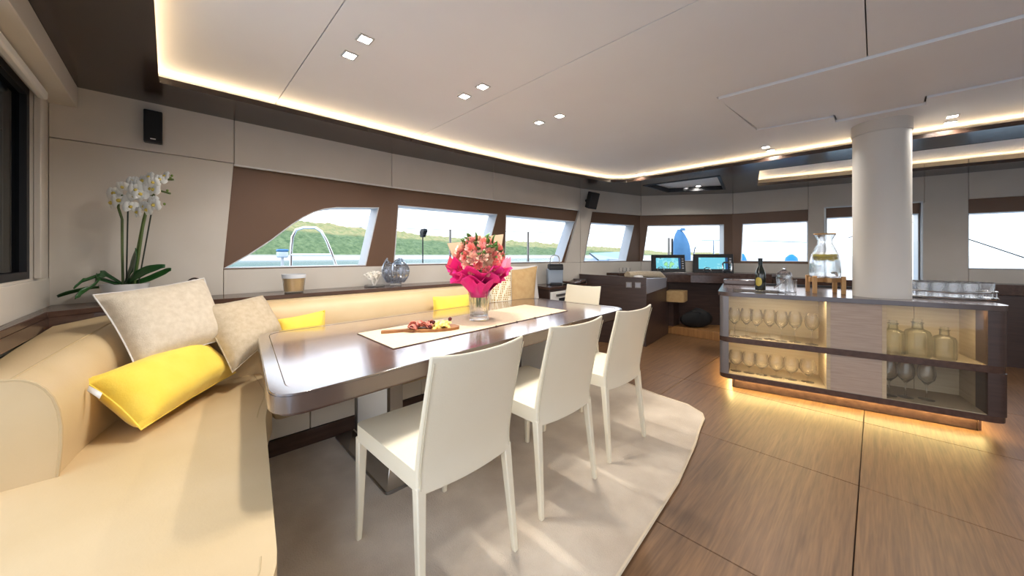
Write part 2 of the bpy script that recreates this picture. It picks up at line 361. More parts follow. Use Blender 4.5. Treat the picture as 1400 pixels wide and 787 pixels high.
wl = struct(bx((-3.42, -.64, Z0), (-3.2, -.5, Z1)).build('wall_left', 'wall'))
wf = struct(bx((3.2, 7.15, Z0), (3.35, 7.3, Z1)).build('wall_front', 'wall'))
for k, (p0, p1) in segs.items():
    L, fn = seg_fn(p0, p1); par = wl if k in ('AB', 'BD') else wf
    e0 = -.02 if k != 'AB' else 0
    MB().plate([rect(-.04 if k != 'AB' else 0, Z0, L + .04, Z1)] + holes[k], .035, .16, fn).build('window_surround', 'brown', par, smooth=False)
    # corner filler outside
    def panel(poly, hole=None, d0=0.0, d1=.034, mat='wall', nm='wall_panel', bev=.003):
        g = offset(poly, -.0015)
        MB().plate([g] + ([hole] if hole else []), d0, d1, fn).build(nm, mat, par, bevel=bev, segs=1)
    if k == 'AB':
        sl, sb = .816, .757
        panel([(0, Z0), (sb, Z0), (sb, ZB), (sl, 1.86), (0, 1.86)])
        panel(rect(0, 1.86, sl, Z1)); panel([(sl, ZT), (L, ZT), (L, Z1), (sl, Z1)]); panel(rect(sb, Z0, L, ZB))
    elif k == 'BD':
        a, b = w3[3][0] + .07, w3[2][0] + .05
        panel(rect(0, ZT, 1.2, Z1)); panel([(1.2, ZT), (a, ZT), (b, ZB), (L, ZB), (L, Z1), (1.2, Z1)]); panel(rect(0, Z0, L, ZB))
    elif k == 'DF':
        a, b = w4[0][0] - .02, w4[1][0] - .03
        panel([(0, ZB), (b, ZB), (a + .02, ZT), (L, ZT), (L, Z1), (0, Z1)]); panel(rect(0, Z0, L, ZB))
    elif k == 'FG':
        panel(rect(0, ZT, L, Z1)); panel(rect(0, Z0, L, ZB))
    else:
        x6 = w6[2][0]
        panel([(0, ZT), (x6, ZT), (x6, Z1), (0, Z1)]); panel([(0, Z0), (x6, Z0), (x6, ZB - .02), (0, ZB - .02)])
        panel([(x6, Z0), (1.085, Z0), (1.085, 1.855), (2.0, 1.855), (2.0, Z1), (x6, Z1)])
        panel(rect(1.085, Z0, 1.975, .70))
        panel([(1.975, Z0), (2.345, Z0), (2.345, 1.86), (2.345, Z1), (2.0, Z1), (2.0, 1.855), (1.975, 1.855)])
        panel(rect(2.345, 1.86, L, Z1)); panel(rect(2.345, Z0, L, 1.04))
    # slim pale edge trim over the window band
    if k in ('AB', 'BD'):
        aa = (.816, L) if k == 'AB' else (0, w3[3][0] + .07)
        MB().plate([rect(aa[0], ZT - .006, aa[1], ZT + .004)], -.006, .02, fn).build('head_trim', 'white_l', par)
    if k == 'GI':
        MB().plate([rect(1.072, .70, 1.09, 1.868)], -.01, .03, fn).build('window_trim', 'frame', par)
        MB().plate([rect(1.968, .70, 1.986, 1.868)], -.01, .03, fn).build('window_trim', 'frame', par)
        MB().plate([rect(1.072, 1.852, 1.986, 1.868)], -.01, .03, fn).build('window_trim', 'frame', par)
# windows: reveal liner + pane
wins = [('AB', w1), ('BD', w2), ('BD', w3), ('DF', w4), ('FG', w5), ('GI', w6), ('GI', w7), ('GI', w8)]
for i, (k, lp) in enumerate(wins):
    L, fn = seg_fn(*segs[k])
    inn = offset(lp, -.007)
    o = struct(MB().plate([offset(lp, .001), inn], .03, .20, fn).build('window_%d' % (i + 1), 'jamb' if i < 6 else 'frame', smooth=False))
    MB().plate([offset(lp, -.004)], .165, .172, fn).build('pane', 'pane', o, smooth=False)
# ---- aft wall with dark sliding window
wa = struct(MB().plate([rect(-3.2, 0, -1.9, 2.42), rect(-2.905, 1.085, -2.05, 2.02)], -.5, -.62, lambda u, v, q: (u, q, v)).build('wall_aft', 'wall', smooth=False))
bx((-3.16, -.503, .92), (-1.9, -.488, 1.075)).build('sill_panel', 'wall', wa, bevel=.004)
bx((-2.96, -.5, 1.085), (-2.905, -.475, 2.03)).build('jamb_trim', 'wall', wa, bevel=.004)
bx((-3.2, -.5, 2.05), (-1.0, -.395, 2.17)).build('blind_box', 'wall', wa, bevel=.004)
bx((-2.92, -.49, 1.985), (-2.0, -.455, 2.03)).build('blind_rail', 'white_l', wa, bevel=.01)
o = struct(MB().plate([rect(-2.905, 1.085, -2.05, 2.02), rect(-2.86, 1.12, -2.1, 1.98)], -.51, -.56, lambda u, v, q: (u, q, v)).build('window_9', 'black', smooth=False))
bx((-2.87, -.54, 1.11), (-2.09, -.532, 1.99)).build('pane', 'darkpane', o)
bx((-2.80, -.56, 1.11), (-2.77, -.545, 1.99)).build('sash_stile', 'black', o)
# ---- starboard wall (out of view) with its row of windows
wr = struct(MB().plate([rect(-.6, 0, 7.3, 2.42), rect(.2, 1.0, 1.9, 1.85), rect(2.1, 1.0, 3.8, 1.85), rect(4.0, 1.0, 5.6, 1.85)], 3.2, 3.34, lambda u, v, q: (q, u, v)).build('wall_right', 'wall', smooth=False))
# ---- ceiling: dark soffit with recessed trays, pale panels above, cove strips
tray = [(-2.792, -.06), (-1.0, -.05), (2.8, -.05), (2.8, 4.82), (.764, 4.536), (-.086, 4.409), (-1.2, 4.375), (-2.30, 4.345), (-2.44, 4.176), (-2.575, 3.5), (-2.685, 2.812), (-2.755, 1.898), (-2.775, .588)]
hatch = [(-2.215, 4.724), (-1.348, 4.81), (-1.545, 5.789), (-1.80, 5.66), (-2.187, 5.44)]
tray2 = [(-.923, 4.82), (.85, 5.04), (2.9, 5.3), (2.9, 6.55), (1.058, 6.277), (-.3, 6.03), (-1.148, 5.864)]
room = [(-3.26, -.62), (3.26, -.62), (3.26, 7.24), (-1.58, 6.40), (-2.73, 5.56), (-3.04, 4.28), (-3.27, 1.5)]
ce = struct(MB().plate([[(-3.5, -.66), (3.4, -.66), (3.4, 7.4), (-1.6, 6.6), (-2.95, 5.6), (-3.25, 4.3), (-3.5, 1.5)]], 2.40, 2.46).build('ceiling', 'roof', smooth=False))
MB().plate([room, tray, hatch, tray2], SOF, SOF + .03).build('soffit', 'soffit', ce, smooth=False)
MB().plate([offset(tray, .012), offset(tray, -.003)], SOF - .0015, SOF + .033).build('cove_lip', 'soffit', ce, smooth=False)
MB().plate([offset(tray2, .012), offset(tray2, -.003)], SOF - .0015, SOF + .033).build('cove_lip', 'soffit', ce, smooth=False)
def cpanel(poly, z=CEIL, nm='ceiling_panel', mat='ceil', t=.02, fn=lambda u, v, w_: (u, v, w_), g=.0025): return MB().plate([offset(poly, -g)], z, z + t, fn).build(nm, mat, ce, smooth=False)
R_ = 3.1; Lx = -3.08
cpanel([(Lx, -.35), (R_, -.35), (R_, .51), (Lx, .51)]); cpanel([(Lx, .51), (R_, .51), (R_, 1.555), (Lx, 1.555)])
cpanel([(-.03, 1.555), (R_, 1.555), (R_, 2.84), (.45, 2.668), (-.03, 2.642)])
cpanel([(-.733, 2.6), (-.03, 2.642), (.45, 2.668), (R_, 2.84), (R_, 3.78), (.612, 3.631), (.237, 3.62), (.241, 3.771), (-.217, 3.762), (-.22, 3.611), (-.691, 3.527)], z=0, t=.02, fn=lambda u, v, w_: (u, v, CEIL - .014 + .025 * (v - 2.6) + w_), g=.008)
cpanel([(Lx, 1.555), (-.03, 1.555), (-.03, 2.642), (-.733, 2.6), (-.691, 3.527), (-.22, 3.611), (-.217, 3.762), (.241, 3.771), (.237, 3.62), (.612, 3.631), (R_, 3.78), (R_, 5.1), (.8, 4.82), (-.9, 4.68), (-2.75, 4.62), (-2.9, 4.3), (Lx, 2.8)])
cpanel([(-1.4, 4.72), (.85, 4.9), (R_, 5.15), (R_, 6.8), (1.0, 6.45), (-1.4, 6.02)], z=CEIL + .03, nm='tray_panel')
cpanel(offset(hatch, .05), z=SOF + .055, nm='hatch_panel')
MB().plate([offset(hatch, .03), offset(hatch, -.004)], SOF - .006, SOF + .05).build('hatch_frame', 'black', ce, smooth=False)
def strip(path, z, closed, nm='led_strip'):
    m = MB(); n = len(path)
    for i in range(n if closed else n - 1):
        a = Vector(path[i]); b = Vector(path[(i + 1) % n]); d = (b - a).normalized(); q = Vector((-d.y, d.x)) * .008
        m.add([(a.x - q.x, a.y - q.y, z), (b.x - q.x, b.y - q.y, z), (b.x + q.x, b.y + q.y, z), (a.x + q.x, a.y + q.y, z),
               (a.x - q.x, a.y - q.y, z - .006), (b.x - q.x, b.y - q.y, z - .006), (b.x + q.x, b.y + q.y, z - .006), (a.x + q.x, a.y + q.y, z - .006)],
              [(0, 1, 2, 3), (4, 7, 6, 5), (0, 4, 5, 1), (2, 6, 7, 3), (1, 5, 6, 2), (0, 3, 7, 4)])
    return m.build(nm, 'led', ce, smooth=False, recalc=False)
t1, t2 = offset(tray, .05), offset(tray2, .05)
strip(t1[4:] + t1[:2], SOF + .037, False)                              # the run the photograph shows
strip(t1[1:5], SOF + .037, False, 'cove_strip_offscreen')              # the same cove going on beyond the frame
strip(t2[4:] + [t2[0]], SOF + .037, False)
strip(t2[3:5], SOF + .037, False, 'tray_strip_offscreen')
# downlights (square ring + lens + the lamp itself)
dl = [(499, 53), (478, 75), (660, 118), (635, 131), (765, 158), (737, 167), (1047, 200.8), (1054, 205.4), (875, 238), (1302, 158.6), (1299, 167)]
pts = [P(x, y, CEIL) for x, y in dl]
pts += [P(937.7, 256.4, SOF + .055), P(954.7, 254, SOF + .055)]
for i, p in enumerate(pts):
    z = p.z if not (-.7 < p.x and 2.64 < p.y < 3.6) else CEIL - .012
    lab = ['recessed ceiling downlight above the table end by the sofa corner'] * 2 + ['recessed ceiling downlight above the middle of the dining table'] * 2 + ['recessed ceiling downlight above the table end by the side cabinet'] * 2 + ['recessed ceiling downlight between the mast column and the dark ceiling hatch'] * 2 + ['single recessed ceiling downlight in the corner of the lit tray'] + ['recessed ceiling downlight above the tumblers end of the bar'] * 2 + ['small recessed downlight inside the dark ceiling hatch'] * 2
    lab = lab[i]
    t = thing('downlight', lab, 'ceiling light', (p.x, p.y, z), 0, 'recessed downlights'); s = .034
    MB().plate([rect(-s, -s, s, s), rect(-.026, -.026, .026, .026)], -.006, .004).build('ring', 'lens_ring', t, smooth=False)
    MB().plate([rect(-.027, -.027, .027, .027)], -.003, .002).build('lens', 'lens', t, smooth=False)
    l = bpy.data.lights.new('downlight_lamp', 'AREA'); l.shape = 'DISK'; l.size = .09; l.energy = DOWN if i < 11 else DOWN * .3; l.color = (1, .96, .90); l.spread = math.radians(150)
    lo = bpy.data.objects.new('lamp', l); COL.objects.link(lo); lo.parent = t; lo.location = (0, 0, -.012)

# ---- raised helm floor (step)
st = struct(bx((-2.6, 5.5, 0), (-1.2, 6.6, .12)).build('trim_1', 'step', bevel=.006))
# ---- mast column through the bar
mast = thing('mast_column', 'thick round cream mast column rising from the bar top to the ceiling', 'column', (.03, 4.06, 0))
MB().lathe([(.165, .86), (.165, 2.16)], 48, close=True).build('shaft', 'mast', mast)
MB().lathe([(.172, 2.16), (.172, 2.262)], 48, close=True).build('collar', 'wall', mast)

# ================================================================== SOFA, SHELF, RUG
rug_px = [(858, 524), (900, 540), (940, 553)]
rp = [tuple(P(x, y, .012)[:2]) for x, y in rug_px] + [(-.905, 2.86), (-.868, 2.78), (-.84, 2.6), (-.79, 2.36), (-.72, 1.9), (-.664, 1.19), (-.64, .7), (-.64, .15), (-2.55, .15), (-2.55, 3.1), (-1.9, 3.08)]
rug = thing('rug', 'pale beige deep-pile rug with a bound curved edge under the dining table', 'rug')
MB().plate([rp], 0, .014).build('pile', 'rug', rug, bevel=.004)
MB().tube([(x, y, .012) for x, y in rp], .0075, 6, closed=True).build('binding', 'rug_edge', rug)

so = thing('sofa', 'long cream leather corner sofa wrapping behind the dining table', 'sofa')
ZS = .45
aft = rnd_poly([(-.86, .165), (-.86, -.60), (-1.87, -.60), (-1.89, -.489), (-3.05, -.489), (-3.05, .4), (-2.30, .40), (-2.02, .315)], [.2, .05, 0, 0, 0, 0, .12, .3], 8)
MB().plate([aft], .26, ZS).build('seat_cushion', 'sofa', so, bevel=.045, segs=4)
port = rnd_poly([(-2.34, .404), (-3.05, .404), (-3.05, 3.05), (-2.4, 3.05), (-2.36, .9)], [0, 0, 0, .06, .1], 6)
MB().plate([port], .26, ZS).build('seat_cushion', 'sofa', so, bevel=.04, segs=4)
# piping near the rounded front edge
MB().tube([(x, y, ZS - .002) for x, y in offset(aft, -.034)[:-3]], .0035, 6).build('piping', 'seam', so)
# base panels + plinth
for y0, y1 in ((.30, .62), (.625, 1.4), (1.405, 2.2), (2.205, 3.05)):
    bx((-2.60, y0, .11), (-2.475, y1, .30)).build('base_panel', 'sofa_base', so, bevel=.003, segs=1)
bx((-2.58, .3, 0), (-2.462, 3.05, .108)).build('plinth', 'dark_wood_h', so, bevel=.002, segs=1)
MB().plate([[(-.98, .05), (-.98, -.45), (-2.58, -.45), (-2.58, .30), (-2.46, .30), (-2.0, .22)]], 0.0, .27).build('base', 'sofa_base', so, smooth=False)
# backrest: lofted bolster, aft run -> corner -> port run
fb = [(-1.93, -.285), (-2.16, -.25), (-2.38, -.19), (-2.57, -.09), (-2.68, .06), (-2.72, .25), (-2.725, 1.5), (-2.73, 3.05)]
rd = [(-1.93, -.385), (-2.16, -.355), (-2.4, -.315), (-2.66, -.24), (-2.79, -.06), (-2.815, .2), (-2.82, 1.5), (-2.825, 3.05)]
bk = [(-1.93, -.468), (-2.16, -.468), (-2.42, -.46), (-2.78, -.42), (-2.9, -.24), (-2.9, .2), (-2.9, 1.5), (-2.9, 3.05)]
rz = [.80, .81, .825, .86, .885, .89, .89, .89]
rings = []
for a, b, c, z in zip(fb, rd, bk, rz):
    a, b, c = Vector(a), Vector(b), Vector(c); r = []
    for t in (0, .08, .18, .3, .42, .54, .65, .74, .82, .88, .93, .97, 1):      # bowed front up to a soft ridge
        bow = math.sin(t * PI) * .03; q = a.lerp(b, t ** 1.6); n_ = (a - b).normalized(); q = q + n_ * bow
        zz = ZS - .02 + (z - ZS + .02) * (math.sin(t * PI / 2) ** .85); r.append((q.x, q.y, zz))
    m1 = b.lerp(c, .5); r += [(m1.x, m1.y, z + .008), (c.x, c.y, z - .004), (c.x, c.y, ZS - .05)]
    rings.append(r)
MB().loft(rings).build('backrest', 'sofa', so, ang=60)
cap = [(p[0] + .004, p[1], p[2]) for p in rings[0]]
MB().loft([cap, [(p[0] - .03, p[1], p[2]) for p in cap]]).build('end_panel', 'sofa', so, bevel=.004)
MB().tube([(p[0] + .002, p[1] + .001, p[2]) for p in rings[0][:-1]], .005, 6).build('piping', 'seam', so)
MB().tube([Vector(r[11]) + Vector((0, 0, .0)) for r in rings], .0035, 6).build('piping', 'seam', so)
# ledge shelf around the sofa back
sh = thing('ledge_shelf', 'dark wood ledge running along the wall under the side windows', 'shelf')
MB().plate([[(-2.0, -.485), (-2.86, -.485), (-3.17, -.485), (-3.19, -.45), (-3.19, 1.5), (-3.10, 3.1), (-2.86, 3.1), (-2.875, 1.5), (-2.875, -.30), (-2.80, -.44), (-2.0, -.455)]], .895, .925).build('shelf_board', 'dark_wood_h', sh, bevel=.003, segs=1)
MB().plate([[(-2.0, -.462), (-2.0, -.455), (-2.8, -.435), (-2.87, -.3), (-2.87, 3.1), (-2.895, 3.1), (-2.895, -.32), (-2.82, -.46)]], .84, .896).build('fascia', 'dark_wood_h', sh, smooth=False)

def pillow(name, label, c, th, mat, group=None, pinch=.05, piping=None, n=16, rest=None):
    TL, TR, BR, BL = c; ctr = (TL + TR + BR + BL) / 4
    nrm = (TR - BL).cross(TL - BR).normalized()
    if nrm.dot(Vector((0, 0, CAMH)) - ctr) < 0: nrm = -nrm
    m = MB()
    def pt(u, v, sgn):
        a, b = 2 * u - 1, 2 * v - 1
        aa = a * (1 - pinch * (1 - b * b)); bb = b * (1 - pinch * (1 - a * a))
        U, V = (aa + 1) / 2, (bb + 1) / 2
        p = TL.lerp(TR, U).lerp(BL.lerp(BR, U), V)
        h = th * ((1 - a ** 4) * (1 - b ** 4)) ** .55
        wr = .02 * th * math.sin(9 * a + 3 * b) * (1 - a * a)
        return p + nrm * sgn * (h + wr) - ctr
    m.grid(lambda u, v: pt(u, v, 1), n, n); m.grid(lambda u, v: pt(u, v, -1), n, n)
    root = thing(name, label, 'pillow', ctr, 0, group)
    m.build('cover', mat, root, ang=75)
    ed = [pt(i / n, 0, 1) for i in range(n)] + [pt(1, i / n, 1) for i in range(n)] + [pt(1 - i / n, 1, 1) for i in range(n)] + [pt(0, 1 - i / n, 1) for i in range(n)]
    MB().tube(ed, .0035, 5, closed=True).build('piping', piping or mat, root)
    return root
pillow('throw_pillow', 'large oatmeal linen pillow leaning in the sofa corner below the orchid', (Dp(127, 403, 1.62), Dp(279, 380, 2.10), Dp(312, 462, 2.02), Dp(187, 505, 1.60)), .085, 'linen', piping='linen_w')
pillow('throw_pillow', 'smaller taupe linen pillow standing beside the table end', (Dp(269, 420, 1.95), Dp(359, 404, 2.30), Dp(387, 452, 2.24), Dp(318, 509, 1.90)), .08, 'linen_d')
yp = pillow('lumbar_pillow', 'long bright yellow lumbar pillow lying in front of the linen pillows', (Dp(113, 520, 1.40), Dp(266, 466, 1.98), Dp(322, 509, 2.06), Dp(193, 587, 1.42)), .1, 'yellow', pinch=.045)
lb = MB(); q = Dp(122, 527, 1.385) - yp.location; lb.add([q, q + (Dp(140, 537, 1.378) - Dp(122, 527, 1.385)), Dp(136, 545, 1.36) - yp.location, Dp(119, 534, 1.37) - yp.location], [(0, 1, 2, 3)]); lb.build('care_label', 'white_l', yp, solid=.002)
pillow('throw_pillow', 'yellow pillow on the sofa behind the near end of the table', (Dp(379, 437, 2.25), Dp(444, 424, 2.45), Dp(446, 474, 2.36), Dp(381, 490, 2.17)), .06, 'yellow')
pillow('throw_pillow', 'yellow pillow on the sofa behind the flower vase', (Dp(592, 406, 3.04), Dp(642, 402, 3.3), Dp(642, 436, 3.2), Dp(592, 444, 2.95)), .06, 'yellow')
pillow('throw_pillow', 'gold lattice patterned pillow at the far end of the sofa', (Dp(668, 371, 3.50), Dp(699, 366, 3.62), Dp(700, 424, 3.55), Dp(670, 430, 3.44)), .05, 'lattice', piping='linen_w')
pillow('throw_pillow', 'tan suede pillow with white edge at the far end of the sofa', (Dp(684, 370, 3.64), Dp(735, 363, 3.88), Dp(729, 420, 3.80), Dp(687, 428, 3.56)), .07, 'tanpil', piping='linen_w')
pillow('throw_pillow', 'white pillow mostly hidden behind the tan suede pillow', (Dp(699, 364, 3.98), Dp(733, 362, 4.05), Dp(737, 412, 3.98), Dp(702, 416, 3.9)), .05, 'linen_w')

# ================================================================== DINING TABLE
ta = thing('dining_table', 'long rounded dining table with brown veneer inlay and taupe edge', 'table', (-1.95, 1.5, 0))
tq = [(-1.30, .215), (-1.475, 2.80), (-2.60, 2.77), (-2.485, .35)]
tl = [(x + 1.95, y - 1.5) for x, y in tq]
ot = rnd_poly(tl, [.13, .16, .2, .13], 10); it = rnd_poly(offset(tl, -.052), [.09, .12, .16, .09], 10)
MB().plate([ot, offset(it, .0018)], .686, .7425).build('edge_band', 'table_edge', ta, bevel=.004, segs=2)
MB().plate([offset(ot, -.002), offset(it, .0018)], .742, .7505).build('edge_trim', 'edge_trim', ta, bevel=.004, segs=3)
MB().plate([it], .70, .749).build('top_inlay', 'table_wood', ta, bevel=.001, segs=1)
MB().plate([offset(ot, -.02)], .672, .70).build('under_frame', 'dark_wood_h', ta, smooth=False)
for yy in (.83, 2.28):
    y = yy - 1.5; xo = -.03 * (yy - .8)
    MB().plate([rnd_poly(rect(-.5 + xo, y - .075, .28 + xo, y + .075), .03, 4)], .013, .024).build('floor_plate', 'steel_b', ta, bevel=.002)
    MB().plate([rnd_poly(rect(-.24 + xo, y - .028, .22 + xo, y + .028), .01, 4)], .02, .674).build('column', 'white_l', ta)
    for sx in (-.235, .215): bx((sx - .018 + xo, y - .034, .02), (sx + .018 + xo, y + .034, .674)).build('column_edge', 'steel_b', ta)
    MB().loft([[(-.27 + xo, y - .07, .02), (.27 + xo, y - .07, .02), (.27 + xo, y + .07, .02), (-.27 + xo, y + .07, .02)], [(-.25 + xo, y - .045, .15), (.245 + xo, y - .045, .15), (.245 + xo, y + .045, .15), (-.25 + xo, y + .045, .15)]]).build('foot', 'steel', ta, bevel=.006)
    MB().plate([rnd_poly(rect(-.36 + xo, y - .12, .3 + xo, y + .12), .03, 4)], .655, .674).build('bracket', 'steel_b', ta)

# ---- chairs
def make_chair(label):
    t = thing('dining_chair', label, 'chair')
    def yb(z): # back line: foot -> seat -> top
        return -.245 + .035 * min(z, .46) / .46 if z < .46 else -.21 - .085 * ((z - .46) / .40) ** 1.25
    # backrest (leather panel running down past the seat)
    W = .212; nz, nx = 12, 12
    def bp(u, v, side):
        z = .405 + (.862 - .405) * v; a = 2 * u - 1; wd = W - .004 * v
        bow = -.022 * (1 - a * a) * (.35 + .65 * v); th = .013 * (1 - .35 * v) * (1 if abs(a) < .98 else .8)
        zz = z + (.012 * abs(a) ** 3 if v > .99 else 0) - (0.012 * (1 - a * a) if v < .01 else 0)
        return (a * wd, yb(z) + bow + side * th, zz)
    m = MB(); rings = []
    for j in range(nz + 1):
        v = j / nz; rings.append([bp(i / nx, v, -1) for i in range(nx + 1)] + [bp(1 - i / nx, v, 1) for i in range(nx + 1)])
    m.loft(rings); m.build('backrest', 'ivory', t, bevel=.006, segs=2, ang=50)
    for a in (-1, 1):
        MB().tube([(a * (W - .012), yb(.42 + .435 * k / 10) - .014, .42 + .432 * k / 10) for k in range(11)], .0018, 5).build('seam', 'ivory_seam', t)
    sp_ = rnd_poly([(-.222, .262), (.222, .262), (.212, -.22), (-.212, -.22)], [.03, .03, .008, .008], 5)
    MB().plate([sp_], .418, .485).build('seat', 'ivory', t, bevel=.016, segs=3)
    def leg(p0, p1, w0, w1):   # foot, top
        q0 = [(p0[0] + sx * w0, p0[1] + sy * w0, 0.0) for sx, sy in ((-1, -1), (1, -1), (1, 1), (-1, 1))]
        q1 = [(p1[0] + sx * w1, p1[1] + sy * w1, p1[2]) for sx, sy in ((-1, -1), (1, -1), (1, 1), (-1, 1))]
        MB().hexa(q0, q1).build('leg', 'ivory', t, bevel=.005, segs=2)
    for sx in (-1, 1):
        leg((sx * .212, .250), (sx * .203, .242, .43), .011, .019)
        leg((sx * .212, -.25), (sx * .195, -.208, .43), .011, .018)
    return t
ch0 = make_chair('cream leather dining chair at the table end next to the sofa corner')
ch0.location = (-1.255, .775, .014); ch0.rotation_euler.z = PI / 2 + .015
for (x, y, r, lab) in ((-1.29, 1.405, PI / 2 - .01, 'cream leather dining chair standing between the two other chairs of its row'),
                       (-1.305, 2.01, PI / 2 - .01, 'cream leather dining chair at the row end toward the bar'),
                       (-2.14, 2.83, PI + .03, 'cream leather dining chair at the far table head by the cabinet')):
    c = dup(ch0); c.location = (x, y, .014); c.rotation_euler.z = r; c['label'] = lab
for o in COL.objects:
    if o.name.startswith('dining_chair'): o['group'] = 'dining chairs'
bpy.data.objects['dining_chair'].location.z = .014

# ---- runner, board, food
ZT_ = .75
rn = [tuple(P(x, y, ZT_)[:2]) for x, y in ((488.6, 456), (538, 477), (776, 424.6), (718, 416.4))]
run = thing('table_runner', 'sand coloured linen runner laid along the dining table', 'table runner')
MB().plate([rn], ZT_ - .0005, ZT_ + .003).build('cloth', 'runner', run, bevel=.0008, segs=1)
MB().tube([(x, y, ZT_ + .0015) for x, y in rn], .0022, 5, closed=True).build('hem', 'dark_wood', run)
for k in range(4):
    q = Vector(rn[1]).lerp(Vector(rn[2]), .46 + .13 * k); MB().lathe([(0, 0), (.006, .002), (.007, .005), (0, .008)], 10, (q.x, q.y, ZT_)).build('tassel', 'dark_wood', run)
b0, b1 = P(521, 455.5, .753), P(628, 448, .753); bd = (b1 - b0); bl = bd.length; ba = math.atan2(bd.y, bd.x)
brd = [(0, -.018), (.03, -.02), (.12, -.014), (.17, -.03), (.22, -.062), (.3, -.075), (bl - .06, -.066), (bl - .01, -.04), (bl, 0), (bl - .02, .045), (bl - .1, .07), (.3, .072), (.22, .055), (.17, .026), (.12, .012), (.03, .016), (0, .014)]
bo = thing('serving_board', 'olive wood serving board with handle on the runner', 'serving board', (b0.x, b0.y, .753), ba)
MB().plate([brd], 0, .016).build('board', 'board', bo, bevel=.004)
def onb(u, v, z=.016):
    return (b0.x + math.cos(ba) * u - math.sin(ba) * v, b0.y + math.sin(ba) * u + math.cos(ba) * v, .753 + z)
def slice_mesh(r):
    def fn(u, v):
        a = 2 * PI * u; rr = r * v; x, y = rr * math.cos(a), rr * math.sin(a); return (x, y * .75, .004 + .55 * abs(y) * (1 + .2 * math.sin(3 * a)))
    return MB().grid(fn, 14, 3)
s0 = slice_mesh(.03).build('salami_slice', 'salami', solid=.002)
tag(s0, 'folded red salami slice on the serving board', 'food', 'salami on the board')
for k in range(13):
    o = s0 if k == 0 else dup(s0)
    o.location = onb(.17 + .11 * ((k * .37) % 1), -.03 + .06 * ((k * .61) % 1), .017 + .007 * (k // 4)); o.rotation_euler = (random.uniform(-.4, .4), random.uniform(-.4, .4), random.uniform(0, 6))
c0 = MB().hexa([(-.028, -.009, 0), (.028, -.009, 0), (.028, .009, 0), (-.028, .009, 0)], [(-.026, -.006, .011), (.024, -.006, .009), (.024, .005, .009), (-.026, .005, .011)]).build('cheese_slice', 'cheese', bevel=.002)
tag(c0, 'pale yellow cheese wedge on the serving board', 'food', 'cheese on the board')
for k in range(22):
    o = c0 if k == 0 else dup(c0)
    o.location = onb(.30 + (bl - .36) * ((k * .41) % 1), -.048 + .095 * ((k * .73) % 1), .0165 + .009 * (k // 8)); o.rotation_euler = (random.uniform(-.15, .15), random.uniform(-.2, .2), ba + 1.3 + random.uniform(-.5, .5))
f0 = MB().lathe([(0, -.012), (.008, -.010), (.0125, 0), (.010, .008), (.004, .0115), (.002, .0095), (0, .0095)], 14).build('grape', 'olive')
tag(f0, 'dark red grape on the serving board', 'food', 'grapes on the board')
for k, (u, v, z) in enumerate(((.165, -.035, .029), (.27, -.05, .029), (.295, .0, .044), (.275, .02, .042), (.40, .03, .052))):
    o = f0 if k == 0 else dup(f0); o.location = onb(u, v, z)

# ---- flower vase and bouquet
vp = P(655, 437, .753)
vz = thing('flower_vase', 'faceted clear crystal vase on the table runner', 'vase', (vp.x, vp.y, .753))
m = MB(); seg = 10
prof = [(0, 0), (.066, 0), (.068, .01), (.064, .03), (.062, .045), (.068, .12), (.078, .20), (.094, .27), (.090, .27), (.074, .20), (.063, .12), (.056, .05), (0, .046)]
m.lathe(prof, seg * 2); m.build('body', 'crystal', vz, ang=15)
MB().lathe([(0, .004), (.058, .004), (.060, .03), (.05, .042), (0, .044)], 20).build('base', 'crystal', vz, ang=15)
bq = thing('bouquet', 'bouquet of peach and coral roses in bright pink tissue paper', 'bouquet', (vp.x, vp.y, .753))
random.seed(11)
for k in range(9):
    a = 2 * PI * k / 9; r0 = .012 + .014 * (k % 3); r1 = .035
    MB().tube([(r0 * math.cos(a), r0 * math.sin(a), .085 + .012 * (k % 3)), (r0 * 1.1 * math.cos(a + .3), r0 * 1.1 * math.sin(a + .3), .2), (r1 * math.cos(a + .8), r1 * math.sin(a + .8), .36)], .0055, 6).build('stem', 'stem', bq)
def tissue(n, r0, r1, z0, z1, a0, a1, amp, ph, mat, nm):
    def fn(u, v):
        a = a0 + (a1 - a0) * u; saw = abs(((u * n + ph) % 1) - .5) * 2
        r = r0 + (r1 - r0) * v ** 1.3 + amp * .35 * v * math.sin(u * n * 2 * PI * 1.7 + ph * 7)
        z = z0 + (z1 - z0) * v + amp * (saw - .5) * v - .55 * amp * v * v
        return (r * math.cos(a), r * math.sin(a), z)
    return MB().grid(fn, n * 6, 8).build(nm, mat, bq, solid=.0012, ang=25)
tissue(7, .045, .215, .235, .395, 0, 2 * PI, .07, .1, 'pink', 'tissue_paper')
tissue(6, .05, .19, .225, .345, .3, 2 * PI + .3, .08, .5, 'pink', 'tissue_paper')
tissue(5, .055, .165, .16, .33, .6, 2 * PI + .6, .07, .3, 'pink', 'tissue_paper')
camdir = math.atan2(-vp.y, -vp.x)       # side of the bouquet that faces the room
